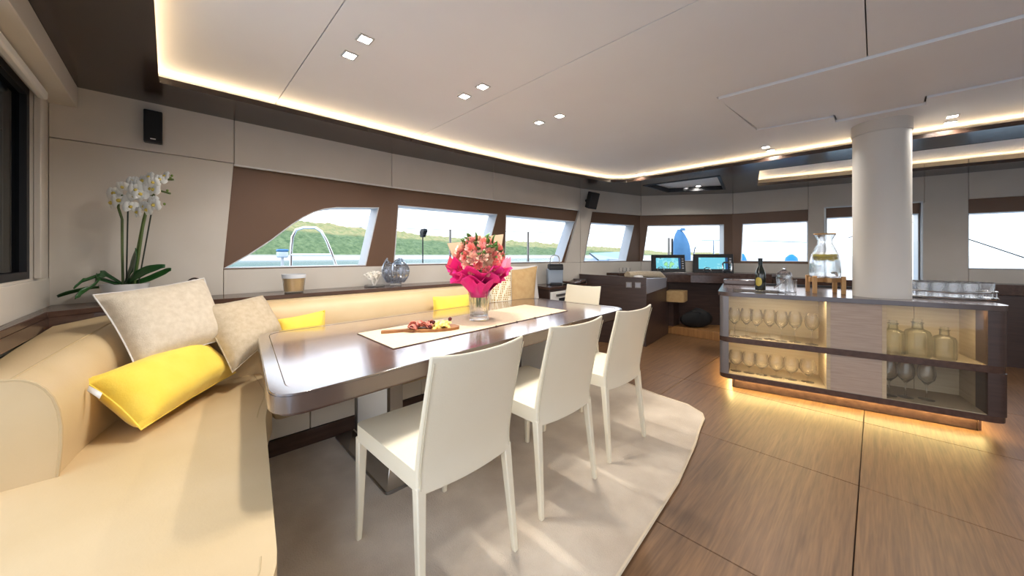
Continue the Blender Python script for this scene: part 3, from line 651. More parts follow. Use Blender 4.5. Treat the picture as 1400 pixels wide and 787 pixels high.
# a pink paper tail hanging down inside the vase rim
def tail(u, v): return ((.055 + .012 * v) * math.cos(camdir + .9 + .7 * u), (.055 + .012 * v) * math.sin(camdir + .9 + .7 * u), .14 + .14 * v + .03 * u)
MB().grid(tail, 4, 4).build('tissue_paper', 'pink', bq, solid=.001)
for da, mt in ((.95, 'coralp'), (1.25, 'coralp'), (-1.15, 'coralp'), (-.9, 'pink')):
    a = camdir + da; r = .2
    MB().hexa([(r * .5 * math.cos(a - .25), r * .5 * math.sin(a - .25), .33), (r * .5 * math.cos(a + .25), r * .5 * math.sin(a + .25), .34), (r * 1.12 * math.cos(a + .1), r * 1.12 * math.sin(a + .1), .44), (r * 1.15 * math.cos(a - .1), r * 1.15 * math.sin(a - .1), .37)],
              [(r * .5 * math.cos(a - .25), r * .5 * math.sin(a - .25), .332), (r * .5 * math.cos(a + .25), r * .5 * math.sin(a + .25), .342), (r * 1.12 * math.cos(a + .1), r * 1.12 * math.sin(a + .1), .442), (r * 1.15 * math.cos(a - .1), r * 1.15 * math.sin(a - .1), .372)]).build('tissue_peak', mt, bq)
for da, rr, z1 in ((2.55, .17, .60), (-2.2, .15, .55)):     # kraft sheets behind the blooms
    a = camdir + da; ux, uy = -math.sin(a), math.cos(a); cx, cy = .10 * math.cos(a), .10 * math.sin(a); ox, oy = .06 * math.cos(a), .06 * math.sin(a)
    MB().hexa([(cx - ux * .08, cy - uy * .08, .30), (cx + ux * .08, cy + uy * .08, .30), (cx + ux * rr + ox, cy + uy * rr + oy, z1 - .02), (cx - ux * rr * .6 + ox, cy - uy * rr * .6 + oy, z1)],
              [(cx - ux * .08 + .003, cy - uy * .08, .30), (cx + ux * .08 + .003, cy + uy * .08, .30), (cx + ux * rr + ox + .003, cy + uy * rr + oy, z1 - .02), (cx - ux * rr * .6 + ox + .003, cy - uy * rr * .6 + oy, z1)]).build('kraft_paper', 'kraft', bq)
def rose_mesh(R, layers):
    m = MB()
    for li in range(layers):
        f = (li + 1) / layers; npet = 3 + li
        for k in range(npet):
            a0 = 2 * PI * k / npet + li * .7; wd = 2 * PI / npet * .75; op = .25 + .75 * f
            def fn(u, v, a0=a0, wd=wd, f=f, op=op):
                a = a0 + wd * (u - .5) * (1.1 - .2 * v); r = R * f * (.35 + .65 * math.sin(min(v * 1.3, 1.2) * PI / 2 / 1.2)) * (.6 + .4 * op)
                if v > .8: r += R * .18 * f * (v - .8) / .2
                return (r * math.cos(a), r * math.sin(a), R * (-.55 + 1.25 * v - .35 * f * v - .25 * abs(u - .5) * v))
            m.grid(fn, 4, 5)
    return m
protos = []
for nm, mt, R, ly in (('rose', 'peach', .036, 5), ('rose', 'coral', .032, 5), ('carnation', 'rose', .034, 6), ('rose', 'peach', .026, 4), ('carnation', 'coral', .028, 6)):
    protos.append((rose_mesh(R, ly), nm, mt))
used = {}
def flower(idx, pos, d):
    mb, nm, mt = protos[idx]
    if idx not in used: o = mb.build(nm, mt, bq, ang=60, recalc=False); used[idx] = o
    else: o = used[idx].copy(); COL.objects.link(o)
    o.location = pos; o.rotation_euler = Vector(d).to_track_quat('Z', 'Y').to_euler()
k = 0
for ring, (n_, ph, zz) in enumerate(((1, 0, .585), (6, .52, .555), (10, .95, .49), (13, 1.32, .425), (12, 1.66, .4), (8, 1.9, .4))):
    for i in range(n_):
        a = camdir + 2 * PI * i / n_ + ring * .4 + random.uniform(-.12, .12); el = PI / 2 - ph
        d = (math.cos(a) * math.cos(el), math.sin(a) * math.cos(el), math.sin(el)); R = .155 + random.uniform(-.012, .018)
        flower([0, 1, 2, 3, 4, 1, 2][k % 7], (d[0] * R * 1.02, d[1] * R * 1.02, .40 + d[2] * R * 1.05), d); k += 1
flower(0, (.165 * math.cos(camdir - .25), .165 * math.sin(camdir - .25), .425), (math.cos(camdir - .25), math.sin(camdir - .25), .25))
lf = MB().grid(lambda u, v: ((2 * u - 1) * .016 * math.sin(PI * min(v * .92 + .06, 1)), .07 * v, .012 * math.sin(v * 2) + .006 * abs(2 * u - 1)), 2, 6)
l0 = lf.build('leaf', 'leaf', bq, solid=.0008)
for i in range(44):
    o = l0 if i == 0 else l0.copy()
    if i: COL.objects.link(o)
    a = random.uniform(0, 2 * PI); el = random.uniform(.0, 1.25); R = random.uniform(.115, .15)
    o.location = (R * math.cos(a) * math.cos(el), R * math.sin(a) * math.cos(el), .41 + R * 1.05 * math.sin(el)); o.rotation_euler = (random.uniform(-.3, 1.2), random.uniform(-.6, .6), a - PI / 2 + random.uniform(-.8, .8))
for i in range(16):
    a = random.uniform(0, 2 * PI); el = random.uniform(.3, 1.4); R = .18; d = Vector((math.cos(a) * math.cos(el), math.sin(a) * math.cos(el), math.sin(el)))
    p = d * R + Vector((0, 0, .40)); mbud = MB().tube([d * .1 + Vector((0, 0, .40)), p], .0018, 5); mbud.lathe([(0, -.008), (.006, -.004), (.005, .006), (0, .011)], 8, tuple(p)); mbud.build('bud', 'leaf' if i % 2 else 'peach', bq)

# ================================================================== ORCHID and things on the ledge
random.seed(5)
opx = P(171, 411, .925) if False else Vector((-3.03, -.20, .925))
oc = thing('potted_orchid', 'white orchid with two flower stems in a white pot on the ledge', 'plant', opx)
MB().lathe([(0, 0), (.075, 0), (.083, .008), (.1, .105), (.104, .112), (.097, .112), (.092, .095), (0, .09)], 32).build('pot', 'pot', oc)
MB().lathe([(0, .1), (.09, .094), (.093, .088)], 20).build('bark', 'soil', oc)
rgt = Vector((CA, SA, 0)); fwd = Vector((-SA, CA, 0)); up = Vector((0, 0, 1)); S = 2.055 / 480
def O(px, py, d=0): return rgt * ((px - 171) * S) + up * (CAMH - (py - HOR) * S - .925) + fwd * d
def oleaf(pts, wid):
    n = len(pts) - 1
    def fn(u, v):
        f = v * n; i = min(int(f), n - 1); p = pts[i].lerp(pts[i + 1], f - i); t = (pts[min(i + 1, n)] - pts[i]).normalized(); sd = t.cross(fwd + up * .6).normalized()
        w_ = wid * 1.35 * math.sin(PI * (v * .93 + .05)) ** .6; return p + (fwd * .5 + up * .45 + sd * .55).normalized() * (2 * u - 1) * w_ + up * .012 * abs(2 * u - 1)
    MB().grid(fn, 4, 14).build('leaf', 'leaf_d', oc, solid=.003)
def OL(px, py, Z): return Dp(px, py, Z) - opx
oleaf([O(168, 390), O(155, 376, -.04), OL(135, 378, 1.95), OL(112, 386, 1.88), OL(101, 395, 1.84)], .018)
oleaf([O(168, 390, -.02), O(150, 380, -.07), OL(130, 390, 1.9), OL(112, 402, 1.84), OL(103, 409, 1.8)], .022)
oleaf([O(168, 392, -.02), O(150, 392, -.08), O(135, 397, -.12), O(122, 402, -.14)], .018)
oleaf([O(174, 390), O(190, 380, -.03), O(210, 371, -.04), O(232, 365, -.03)], .02)
oleaf([O(176, 391, .0), O(195, 384, .03), O(214, 374, .05), O(222, 370, .05)], .014)
oleaf([O(170, 391), O(172, 368, .03), O(178, 352, .03), O(186, 345, .02)], .035)
oleaf([O(182, 391), O(188, 372, -.02), O(192, 352, -.02), O(190, 342, -.02)], .018)
st1 = [O(168, 391), O(167, 340), O(167, 300), O(167, 285, -.02), O(170, 275, -.03), O(176, 268, -.03)]
st2 = [O(183, 391), O(190, 345), O(195, 310), O(202, 280), O(210, 258), O(222, 246), O(236, 246)]
st3 = [O(181, 391), O(188, 340), O(196, 300), O(203, 275), O(214, 260), O(232, 265)]
for p, r in ((st1, .006), (st2, .0065), (st3, .006)): MB().tube(p, r, 7).build('flower_stem', 'stem', oc)
MB().tube([O(170, 391, .01), O(173, 253, .01)], .0035, 6).build('stake', 'stake', oc); MB().tube([O(186, 391, .01), O(209, 265, .01)], .0035, 6).build('stake', 'stake', oc)
def orchid_petals():
    m = MB()
    for k, (a, L_, wd) in enumerate(((PI / 2, .027, .014), (PI / 2 + 2.15, .025, .012), (PI / 2 - 2.15, .025, .012), (PI * .03, .032, .026), (PI * .97, .032, .026))):
        def fn(u, v, a=a, L_=L_, wd=wd):
            w_ = wd * math.sin(PI * (v * .8 + .1)) ** .7 * (2 * u - 1); r = L_ * v
            return (r * math.cos(a) - w_ * math.sin(a), r * math.sin(a) + w_ * math.cos(a), .004 + .006 * math.sin(v * PI) - .004 * (2 * u - 1) ** 2)
        m.grid(fn, 4, 5)
    return m
op = orchid_petals().build('blossom', 'petal_w', oc, ang=80, recalc=False)
oli = MB().lathe([(0, 0), (.007, .004), (.008, .010), (.003, .016), (0, .016)], 8).build('lip', 'petal_c', op)
fl_px = [(163, 266), (172, 276), (167, 279), (188, 250), (196, 256), (181, 258), (204, 250), (215, 245), (222, 252), (192, 270), (203, 268), (212, 260), (220, 262), (191, 285), (205, 283), (212, 288), (202, 292), (217, 277), (222, 282), (232, 243), (227, 248), (198, 262)]
for i, (a, b) in enumerate(fl_px):
    o = op if i == 0 else op.copy()
    if i:
        COL.objects.link(o); c = oli.copy(); COL.objects.link(c); c.parent = o
    o.location = O(a, b, -.02 - .03 * ((i * .37) % 1)); d = (-fwd + rgt * random.uniform(-.5, .5) + up * random.uniform(-.5, .2)); o.rotation_euler = d.to_track_quat('Z', 'Y').to_euler(); o.scale = [random.uniform(1.05, 1.4)] * 3
for a, b in ((237, 245), (233, 262), (229, 280), (239, 242)):
    MB().lathe([(0, -.008), (.005, -.004), (.006, .004), (0, .009)], 8, tuple(O(a, b, -.02))).build('bud', 'mint', oc)
# dark loop handle of a basket behind the pillow
hb = Vector((-3.0, .10, .925))
bs = thing('bowl_basket', 'small dark basket with loop handle behind the large linen pillow', 'basket', hb)
MB().lathe([(0, 0), (.05, 0), (.065, .06), (.06, .06), (.046, .008), (0, .008)], 20).build('basket_body', 'dark_wood', bs)
MB().tube([rgt * (.062 * math.cos(a)) + up * (.055 + .075 * math.sin(a)) for a in [PI * k / 12 for k in range(13)]], .006, 7).build('handle', 'dark_wood', bs)

def ledge_pt(px, z=.925, x=-3.02):
    k = (px - CXP) / F_PX; Z = x / (CA * k - SA); return Vector((x, cw(k * Z, Z)[1], z)), Z
p, Z = ledge_pt(402, x=-2.99)
cd = thing('candle_jar', 'amber candle in a glass tumbler with a silver band on the ledge', 'candle', p)
MB().lathe([(0, 0), (.058, 0), (.064, .01), (.078, .135), (.074, .135), (.060, .015), (0, .012)], 28).build('tumbler', 'glass', cd)
MB().lathe([(0, .014), (.0585, .014), (.0695, .112), (0, .112)], 28).build('wax', 'candle', cd)
MB().lathe([(.0755, .108), (.079, .137), (.0765, .137), (.073, .108)], 28).build('band', 'candle_band', cd)
p, Z = ledge_pt(512, x=-3.03)
cb = thing('coral_branch', 'white branching coral ornament on a small clear stand', 'ornament', p)
MB().lathe([(0, 0), (.055, 0), (.055, .012), (0, .012)], 20).build('stand', 'glass', cb)
random.seed(3); m = MB()
def branch(p0, d, L_, r, lv):
    p1 = p0 + d * L_; m.tube([p0, p0.lerp(p1, .5) + Vector((random.uniform(-1, 1), random.uniform(-1, 1), 0)) * .004, p1], [r, r * .9, r * .8], 5)
    if lv == 0: return
    for k in range(3):
        nd = (d + Vector((random.uniform(-1, 1), random.uniform(-1, 1), random.uniform(-.2, .8))) * .95).normalized(); branch(p1, nd, L_ * .72, r * .75, lv - 1)
for k in range(4): a = k * PI / 2; branch(Vector((0, 0, .012)), Vector((math.cos(a) * .55, math.sin(a) * .55, .9)).normalized(), .034, .008, 3)
m.build('coral', 'coralw', cb); cb.scale = (1.5, 1.5, 1.5)
p, Z = ledge_pt(541, x=-3.03)
vs = thing('ribbed_vase', 'ribbed smoky glass vase with wavy rim on the ledge', 'vase', p)
def rv(u, v):
    a = 2 * PI * u; t = v; r = .055 + .062 * math.sin(PI * min(t * .78 + .1, 1)) ** 1.1; r *= 1 + .05 * math.cos(20 * a); z = .03 + .20 * t + (.022 * math.cos(3 * a) * t ** 4)
    return (r * math.cos(a), r * math.sin(a), z)
MB().grid(rv, 80, 10).build('bowl', 'smoke', vs, solid=.003)
MB().lathe([(0, 0), (.05, 0), (.05, .03), (.06, .045), (0, .05)], 24).build('foot', 'crystal', vs)
# ---- wall speakers
L, fn = seg_fn(pA, pB)
sk = thing('wall_speaker', 'black wall speaker on the beige panel above the orchid', 'speaker', fn(.41, 2.01, -.0))
bx((.0, -.042, -.1), (.055, .042, .1)).build('cabinet', 'black', sk, bevel=.006); bx((.055, -.036, -.092), (.058, .036, .092)).build('grille', 'blackrub', sk); bx((.058, -.012, -.084), (.0595, .012, -.078)).build('badge', 'white_l', sk)
L2, fn2 = seg_fn(pD, pF); q = fn2(.10, 2.0, 0)
sk = thing('wall_speaker', 'black speaker on a tilted bracket between the side and front windows', 'speaker', q)
o = bx((-.02, -.09, -.125), (.1, .04, .105)).build('cabinet', 'black', sk, bevel=.008); o.location = (.13, -.02, .0); o.rotation_euler = (-.1, .3, -.5)
MB().tube([(0, 0, .0), (.06, 0, .0), (.12, -.02, 0)], .02, 8).build('bracket', 'black', sk)

# ================================================================== SIDE CABINET, BOOTH, HELM
cb_ = thing('side_cabinet', 'dark wood side cabinet with white fridge front beside the sofa end', 'cabinet')
cp = [(-2.63, 3.14), (-2.72, 4.02), (-2.965, 4.06), (-3.03, 3.3), (-3.02, 3.24)]
MB().plate([cp], 0, .80).build('body', 'dark_wood', cb_, bevel=.003, segs=1)
MB().plate([offset(cp, .012)], .80, .83).build('top', 'dark_wood_h', cb_, bevel=.003, segs=1)
q0, q1 = Vector(cp[0]), Vector(cp[1]); dd = (q1 - q0).normalized(); nn = Vector((dd.y, -dd.x))
def cf(u, v, w_): return (q0.x + dd.x * u + nn.x * w_, q0.y + dd.y * u + nn.y * w_, v)
do = MB().plate([rect(.02, .1, .5, .77)], .0, .018, cf).build('door', 'white_l', cb_, bevel=.003)
MB().plate([rect(.12, .715, .40, .74)], .016, .03, cf).build('handle', 'steel_b', do); MB().plate([rect(.18, .15, .44, .69)], .017, .021, cf).build('door_glass', 'black', do)
MB().plate([rect(.52, .1, .85, .77)], .0, .018, cf).build('door', 'dark_wood', cb_, bevel=.003)
# serving tray on the cabinet
tr = thing('wooden_tray', 'curved dark wood tray lying on the side cabinet', 'tray', (-2.76, 3.74, .83), .05)
MB().grid(lambda u, v: ((u - .5) * .2, (v - .5) * .42, .012 + .03 * (2 * v - 1) ** 2), 2, 12).build('tray', 'dark_wood_h', tr, solid=.012)
bx((-.1, .2, .0), (.1, .215, .055)).build('tray_end', 'steel_b', tr)
# coffee machine
cm = thing('coffee_machine', 'small silver and black capsule coffee machine on the side cabinet', 'coffee machine', (-2.84, 3.50, .83), -.75)
bx((-.085, -.10, 0), (.055, .10, .20)).build('body', 'silver', cm, bevel=.012)
for k in range(6): bx((-.06, -.1025, .03 + .026 * k), (.05, -.099, .033 + .026 * k)).build('rib', 'steel_b', cm)
MB().plate([rnd_poly([(-.08, .20), (-.075, .255), (.12, .265), (.15, .235), (.15, .19), (.05, .2)], [.02, .03, .03, .02, .01, 0], 4)], -.085, .085, lambda u, v, q: (u, q, v)).build('head', 'black', cm, bevel=.008)
bx((.055, -.07, 0), (.17, .07, .028)).build('drip_tray', 'black', cm, bevel=.006)
MB().tube([(.0, -.06, .25), (.0, -.06, .33), (.0, -.045, .36), (.0, 0, .375), (.0, .045, .36), (.0, .06, .33), (.0, .06, .25)], .006, 8).build('lever', 'chrome', cm)
MB().lathe([(.0, .0), (.045, .0), (.045, .23), (0, .23)], 20, (-.13, 0, .01)).build('water_tank', 'smoke', cm)

bo_ = thing('booth_seat', 'dark wood booth with grey rail and cream cushions in front of the helm', 'booth')
bp_ = [(-2.09, 4.47), (-2.215, 5.48), (-2.60, 5.44), (-2.90, 4.30), (-2.93, 4.16)]
MB().plate([bp_], 0, .80).build('body', 'dark_wood', bo_, bevel=.003, segs=1)
a0, a1 = Vector(bp_[4]), Vector(bp_[0]); dd = (a1 - a0).normalized(); nn = Vector((dd.y, -dd.x)); LL = (a1 - a0).length
bf = lambda u, v, q, a0=a0, dd=dd, nn=nn: (a0.x + dd.x * u + nn.x * q, a0.y + dd.y * u + nn.y * q, v)
MB().plate([[(0, .8), (LL, .8), (LL, .893), (0, .925)]], -.04, .0, bf).build('back_panel', 'dark_wood', bo_, bevel=.002, segs=1)
MB().plate([[(0, .925), (LL, .893), (LL, .905), (0, .937)]], -.05, .008, bf).build('top_rail', 'dark_wood_h', bo_)
for u in (LL - .22, LL - .105):
    k_ = MB().plate([rect(u - .036, .77, u + .036, .842), rect(u - .024, .782, u + .024, .83)], 0, .008, bf).build('socket_frame', 'steel_b', bo_); MB().plate([rect(u - .025, .781, u + .025, .831)], 0, .004, bf).build('switch', 'grey_top', k_)
b0_, b1_ = Vector(bp_[0]), Vector(bp_[1]); dd2 = (b1_ - b0_).normalized(); nn2 = Vector((dd2.y, -dd2.x)); LL2 = (b1_ - b0_).length
bg_ = lambda u, v, q: (b0_.x + dd2.x * u + nn2.x * q, b0_.y + dd2.y * u + nn2.y * q, v)
MB().plate([[(0.0, .69), (LL2 * .9, .72), (LL2 * .93, .86), (0, .895)]], -.14, .004, bg_).build('side_rail', 'grey_top', bo_, bevel=.012)
MB().tube([bg_(LL2 * .12, .925, -.30), bg_(LL2 * .5, .925, -.2), bg_(LL2 * .88, .91, -.10), bg_(LL2 * .97, .86, -.08), bg_(LL2 * .98, .74, -.08)], .05, 10).build('side_cushion', 'linen_d', bo_)
MB().tube([(-2.42, 4.62, .91), (-2.47, 4.9, .92), (-2.38, 5.2, .92)], .05, 10).build('back_cushion', 'linen_d', bo_)
bx((-2.30, 4.52, .885), (-2.22, 4.66, .925)).build('armrest', 'linen_w', bo_, bevel=.015)
hs = MB().plate([rnd_poly([(-2.22, 5.36), (-1.97, 5.44), (-2.03, 5.78), (-2.30, 5.74)], .06, 4)], .50, .66).build('seat_cushion', 'tanpil', bo_, bevel=.03, segs=3)
bx((-2.26, 5.48, .12), (-2.14, 5.7, .53)).build('seat_post', 'dark_wood', bo_)

hd = thing('helm_desk', 'long dark wood helm desk under the front windows', 'desk')
dk = [(-2.62, 4.72), (-2.45, 5.37), (-1.95, 5.66), (-1.0, 5.98), (-.86, 6.40), (-1.54, 6.28), (-2.64, 5.49), (-2.83, 4.72)]
MB().plate([dk], .90, .94).build('desk_top', 'dark_wood_h', hd, bevel=.003, segs=1)
MB().plate([[(-2.42, 5.38), (-1.95, 5.66), (-1.0, 5.98), (-.99, 6.02), (-1.96, 5.70), (-2.44, 5.42)]], .79, .90).build('fascia', 'dark_wood_h', hd, smooth=False)
MB().plate([[(-2.6, 5.52), (-1.55, 6.27), (-.9, 6.38), (-.92, 6.30), (-1.56, 6.19), (-2.56, 5.46)]], .12, .90).build('back_panel', 'dark_wood', hd, smooth=False)
bx((-1.30, 5.95, 0), (-1.24, 6.3, .9)).build('end_panel', 'dark_wood', hd)
def monitor(loc, rz, label, scr, w_=.50, h=.29):
    t = thing('chart_plotter', label, 'monitor', loc, rz, 'helm displays'); T = Matrix.Rotation(-.28, 4, 'X')
    def xf(mb):
        mb.v = [T @ v for v in mb.v]; return mb
    xf(MB().box((-w_ / 2, 0, .0), (w_ / 2, .06, h))).build('housing', 'black', t, bevel=.008)
    xf(MB().box((-w_ * .36, -.003, h * .2), (w_ * .30, .002, h * .80))).build('screen', scr, t)
    xf(MB().box((w_ * .31, -.003, h * .2), (w_ * .36, .002, h * .80))).build('menu_strip', 'screen_bar', t)
    for k in range(5): xf(MB().box((w_ * .40, -.006, h * (.2 + .13 * k)), (w_ * .45, .002, h * (.26 + .13 * k)))).build('button', 'grey_top', t)
    xf(MB().box((-w_ / 2 + .02, .06, .01), (w_ / 2 - .02, .12, h * .5))).build('stand', 'black', t)
def on_desk(px, Z): return Dp(px, 373, Z)
a = on_desk(914, 5.58); monitor((a.x, a.y, .935), .52, 'chart plotter with a green land chart on the helm desk', 'screen')
a = on_desk(975, 5.35); monitor((a.x, a.y, .935), .36, 'chart plotter showing mostly pale blue sea on the helm desk', 'screen_sea', .54, .30)
# throttle and small items on the desk
a = on_desk(994, 5.15)
th_ = thing('throttle_lever', 'chrome throttle lever control on the helm desk by a plotter', 'lever', (a.x, a.y, .94), .3)
MB().lathe([(0, 0), (.05, 0), (.05, .03), (.03, .045), (0, .05)], 20).build('base', 'black', th_)
MB().tube([(-.05, 0, .03), (-.055, 0, .14), (-.04, 0, .155), (.04, 0, .155), (.055, 0, .14), (.05, 0, .03)], .012, 8).build('lever', 'chrome', th_)
for px_, Zk, lab in ((903.5, 5.5, 'small round chrome knob on the helm desk before the green chart'), (967, 5.26, 'small round chrome knob on the helm desk before the blue chart')):
    a = on_desk(px_, Zk); t = thing('control_knob', lab, 'knob', (a.x, a.y, .94))
    MB().lathe([(0, 0), (.03, 0), (.03, .02), (0, .02)], 16).build('base', 'black', t); MB().tube([(.05 * math.cos(k), 0, .03 + .05 * math.sin(k)) for k in [PI * j / 8 for j in range(9)]], .006, 6).build('ring', 'chrome', t)
# ornaments in the corner: three small crystal cups
for k in range(3):
    a = Dp(849 + 5 * k, 368, 5.31); t = MB().lathe([(0, 0), (.022, .002), (.03, .05), (.026, .075), (.024, .075), (.026, .05), (.018, .006), (0, .005)], 14).build('crystal_cup', 'crystal'); t.location = (a.x, a.y, .94 if k else .94)
    tag(t, 'tiny crystal cup on the ledge at the front corner', 'cup', 'crystal cups in the corner')
# bag on the step
bgp = P(950, 447, .12)
bag = thing('black_bag', 'slumped black bag on the step under the helm desk', 'bag', (bgp.x, bgp.y, .12), .5); bag.scale = (.8, .8, .8)
def bagf(u, v):
    a = 2 * PI * u; ph = PI * v; r = math.sin(ph) ** .8; lump = 1 + .12 * math.sin(3 * a + 2) * math.sin(ph) + .07 * math.sin(7 * a)
    return (.27 * r * math.cos(a) * lump, .15 * r * math.sin(a) * lump, max(0, .15 - .15 * math.cos(ph)) * (1 + .25 * math.cos(a + 1)))
MB().grid(bagf, 28, 14).build('bag_body', 'blackrub', bag); MB().tube([(-.1, -.06, .22), (-.06, -.12, .32), (.06, -.12, .30), (.1, -.06, .2)], .008, 6).build('strap', 'black', bag)
# ledge along the front wall
L, fn = seg_fn(pG, pI)
lw = thing('front_ledge', 'dark wood ledge along the front wall behind the bar', 'shelf')
MB().plate([rect(.5, .77, 4.6, .885)], -.30, -.002, fn).build('ledge_board', 'dark_wood_h', lw, bevel=.003, segs=1)
MB().plate([rect(.5, .0, 4.6, .765)], -.27, -.01, fn).build('front', 'dark_wood', lw, smooth=False)

# ================================================================== BAR ISLAND
fL, fR = Vector((-.985, 3.558)), Vector((.61, 3.893)); bd_ = (fR - fL); BL = bd_.length; bd_.normalize(); bn = Vector((bd_.y, -bd_.x))   # bn: towards the viewer
bang = math.atan2(bd_.y, bd_.x)
bar = thing('bar_island', 'wenge bar island with lit glass display bays and floor glow', 'bar', (fL.x, fL.y, 0), bang)
# local frame: x along front, y to the back (depth 1.1)
DP = 1.08
outl = rnd_poly([(0, 0), (BL, 0), (BL + .02, DP), (-.02, DP + .12)], [.11, .09, .05, .05], 8)
TOPZ, TB = .872, .836
topl = offset(outl, .012)
ins = [(.10, .07), (.50, .07), (.44, .42), (.09, .42)]
MB().plate([topl, ins], TB, TOPZ).build('top', 'bar_top', bar, bevel=.006)
MB().plate([offset(ins, -.001)], TOPZ - .012, TOPZ - .003).build('top_glass', 'showcase', bar, smooth=False)
MB().plate([outl], .10, .142).build('bottom_rail', 'dark_wood_h', bar, bevel=.006)
# bays along x
X1, X2, X3, X4 = .075, .745, 1.055, 1.50
D2 = .40   # bay depth
bx((X1 - .04, D2, .14), (X2 + .0, D2 + .02, TB)).build('back_lining', 'bar_in', bar); bx((X3, D2, .14), (X3 + .25, D2 + .02, TB)).build('back_lining', 'bar_in', bar); bx((X3 + .253, D2, .14), (X4 + .05, D2 + .02, TB)).build('back_lining', 'bar_in', bar)
for x in (X2, X3): bx((x - .012, .01, .14), (x + .012, D2, TB)).build('divider', 'bar_in', bar)
bx((X2 - .005, .012, .14), (X3 + .005, .03, TB)).build('centre_panel', 'taupe_wood', bar)
for x0, x1 in ((X1, X2), (X3, X4 + .04)): bx((x0, .012, .445), (x1, D2, .462)).build('bay_shelf', 'bar_in', bar)
MB().plate([outl, offset(outl, -.0125)], .425, .472).build('middle_rail', 'dark_wood_h', bar, bevel=.006)
lp = rnd_poly([(.004, .004), (X1, .004), (X1, .02), (.03, .16), (.004, .16)], [.10, 0, 0, 0, 0], 8)
for z0, z1 in ((.142, .425), (.472, TB)):
    MB().plate([lp], z0, z1).build('corner_post', 'bar_post', bar)
    MB().plate([rnd_poly([(X4 + .035, .004), (BL - .004, .004), (BL - .004, .16), (X4 + .035, .16)], [0, .085, 0, 0], 8)], z0, z1).build('corner_post', 'dark_wood', bar)
    for x0, x1, g in ((X1, X2 - .012, 0), (X3 + .012, X4 + .035, 1)):
        bx((x0 + .002, .014, z0 + .002), (x1 - .002, .018, z1 - .002)).build('glass_front', 'showcase', bar, smooth=False)
        if not (g == 1 and z0 < .3):
            bx((x0 + .01, .02, z1 - .0028), (x1 - .01, .045, z1 - .0005)).build('led_strip', 'led2', bar)
for x0, x1 in ((X1, X2), (X3, X4 + .04)): bx((x0, .013, .1415), (x1, D2, .146)).build('bay_floor', 'bar_in', bar)
bx((X4 + .038, .02, .142), (X4 + .05, D2, TB)).build('divider', 'bar_in', bar)
# side and back carcass
MB().plate([[(BL - .02, .14), (BL - .002, .14), (BL + .016, DP - .02), (BL, DP - .02)]], .142, TB).build('side_panel', 'dark_wood', bar, smooth=False)
MB().plate([[(.002, .14), (.02, .14), (0, DP), (-.018, DP + .08)]], .142, TB).build('side_panel', 'dark_wood', bar, smooth=False)
bx((-.0, DP - .04, .142), (BL, DP - .02, TB)).build('back_panel', 'dark_wood', bar)
so_ = MB().plate([[(BL - .001, .26), (BL + .012, .26), (BL + .022, .8), (BL + .009, .8)]], .18, .80).build('side_door', 'dark_wood', bar, bevel=.003, segs=1)
for k in range(5): bx((BL + .008, .32, .30 + .03 * k), (BL + .024, .66, .314 + .03 * k)).build('louvre', 'grey_top', so_)
bx((BL + .006, .30, .79), (BL + .026, .5, .803)).build('handle', 'black', so_)
MB().plate([offset(outl, -.11)], .0, .10).build('plinth', 'dark_wood_h', bar, smooth=False)
pl = offset(outl, -.085); m = MB()
for i in range(len(pl)):
    a, b = Vector(pl[i]), Vector(pl[(i + 1) % len(pl)])
    if (b - a).length < 1e-4 or min(a.y, b.y) > .85: continue
    d = (b - a).normalized(); q = Vector((-d.y, d.x)) * .007
    m.add([(a.x - q.x, a.y - q.y, .094), (b.x - q.x, b.y - q.y, .094), (b.x + q.x, b.y + q.y, .094), (a.x + q.x, a.y + q.y, .094)], [(0, 1, 2, 3)])
m.build('floor_led_strip', 'led_floor', bar, smooth=False, solid=.006)
bx((-.02, .98, TOPZ), (.28, 1.19, TOPZ + .055)).build('raised_ledge', 'bar_top', bar, bevel=.01)
bx((.0, DP - .05, TOPZ), (BL, DP - .03, TOPZ + .022)).build('back_rail', 'black', bar)

def barW(x, y, z): return Vector((fL.x + bd_.x * x - bn.x * y, fL.y + bd_.y * x - bn.y * y, z))
def glass_obj(nm, prof, mat, seg=20): return MB().lathe(prof, seg).build(nm, mat, ang=50)
wine = [(0, 0), (.036, .001), (.034, .004), (.006, .010), (.0035, .03), (.0035, .085), (.008, .093), (.034, .125), (.041, .155), (.038, .185), (.030, .215), (.029, .215), (.037, .185), (.039, .155), (.032, .127), (.004, .096), (0, .095)]
g0 = glass_obj('wine_glass', wine, 'glass'); tag(g0, 'stemmed wine glass on the upper lit shelf of the bar', 'wine glass', 'wine glasses on the upper bar shelf')
xs = [.115, .205, .28, .375, .455, .55, .655]
for k, x in enumerate(xs):
    o = g0 if k == 0 else dup(g0); o.location = barW(x, .11 + .035 * (k % 2), .462); o.scale = (1.2, 1.2, 1.2)
low = [(0, 0), (.036, .001), (.034, .004), (.005, .008), (.0035, .02), (.004, .04), (.03, .06), (.047, .09), (.046, .115), (.038, .15), (.037, .15), (.044, .115), (.045, .09), (.028, .062), (0, .043)]
g1 = glass_obj('wine_goblet', low, 'glass'); tag(g1, 'round low goblet on the lower lit shelf of the bar', 'wine glass', 'goblets on the lower bar shelf')
for k, x in enumerate((.125, .225, .315, .42, .52, .63)):
    o = g1 if k == 0 else dup(g1); o.location = barW(x, .12, .146); o.scale = (1.22, 1.22, 1.22)
g2 = dup(g0); g2.name = 'wine_glass'; g2['label'] = 'stemmed wine glass in the unlit lower bay below the glass jars'; g2['group'] = 'wine glasses below the jars'
for k, x in enumerate((1.10, 1.19, 1.30)):
    o = g2 if k == 0 else dup(g2); o.location = barW(x, .10 + .02 * k, .146); o.scale = (1.2, 1.2, 1.2)
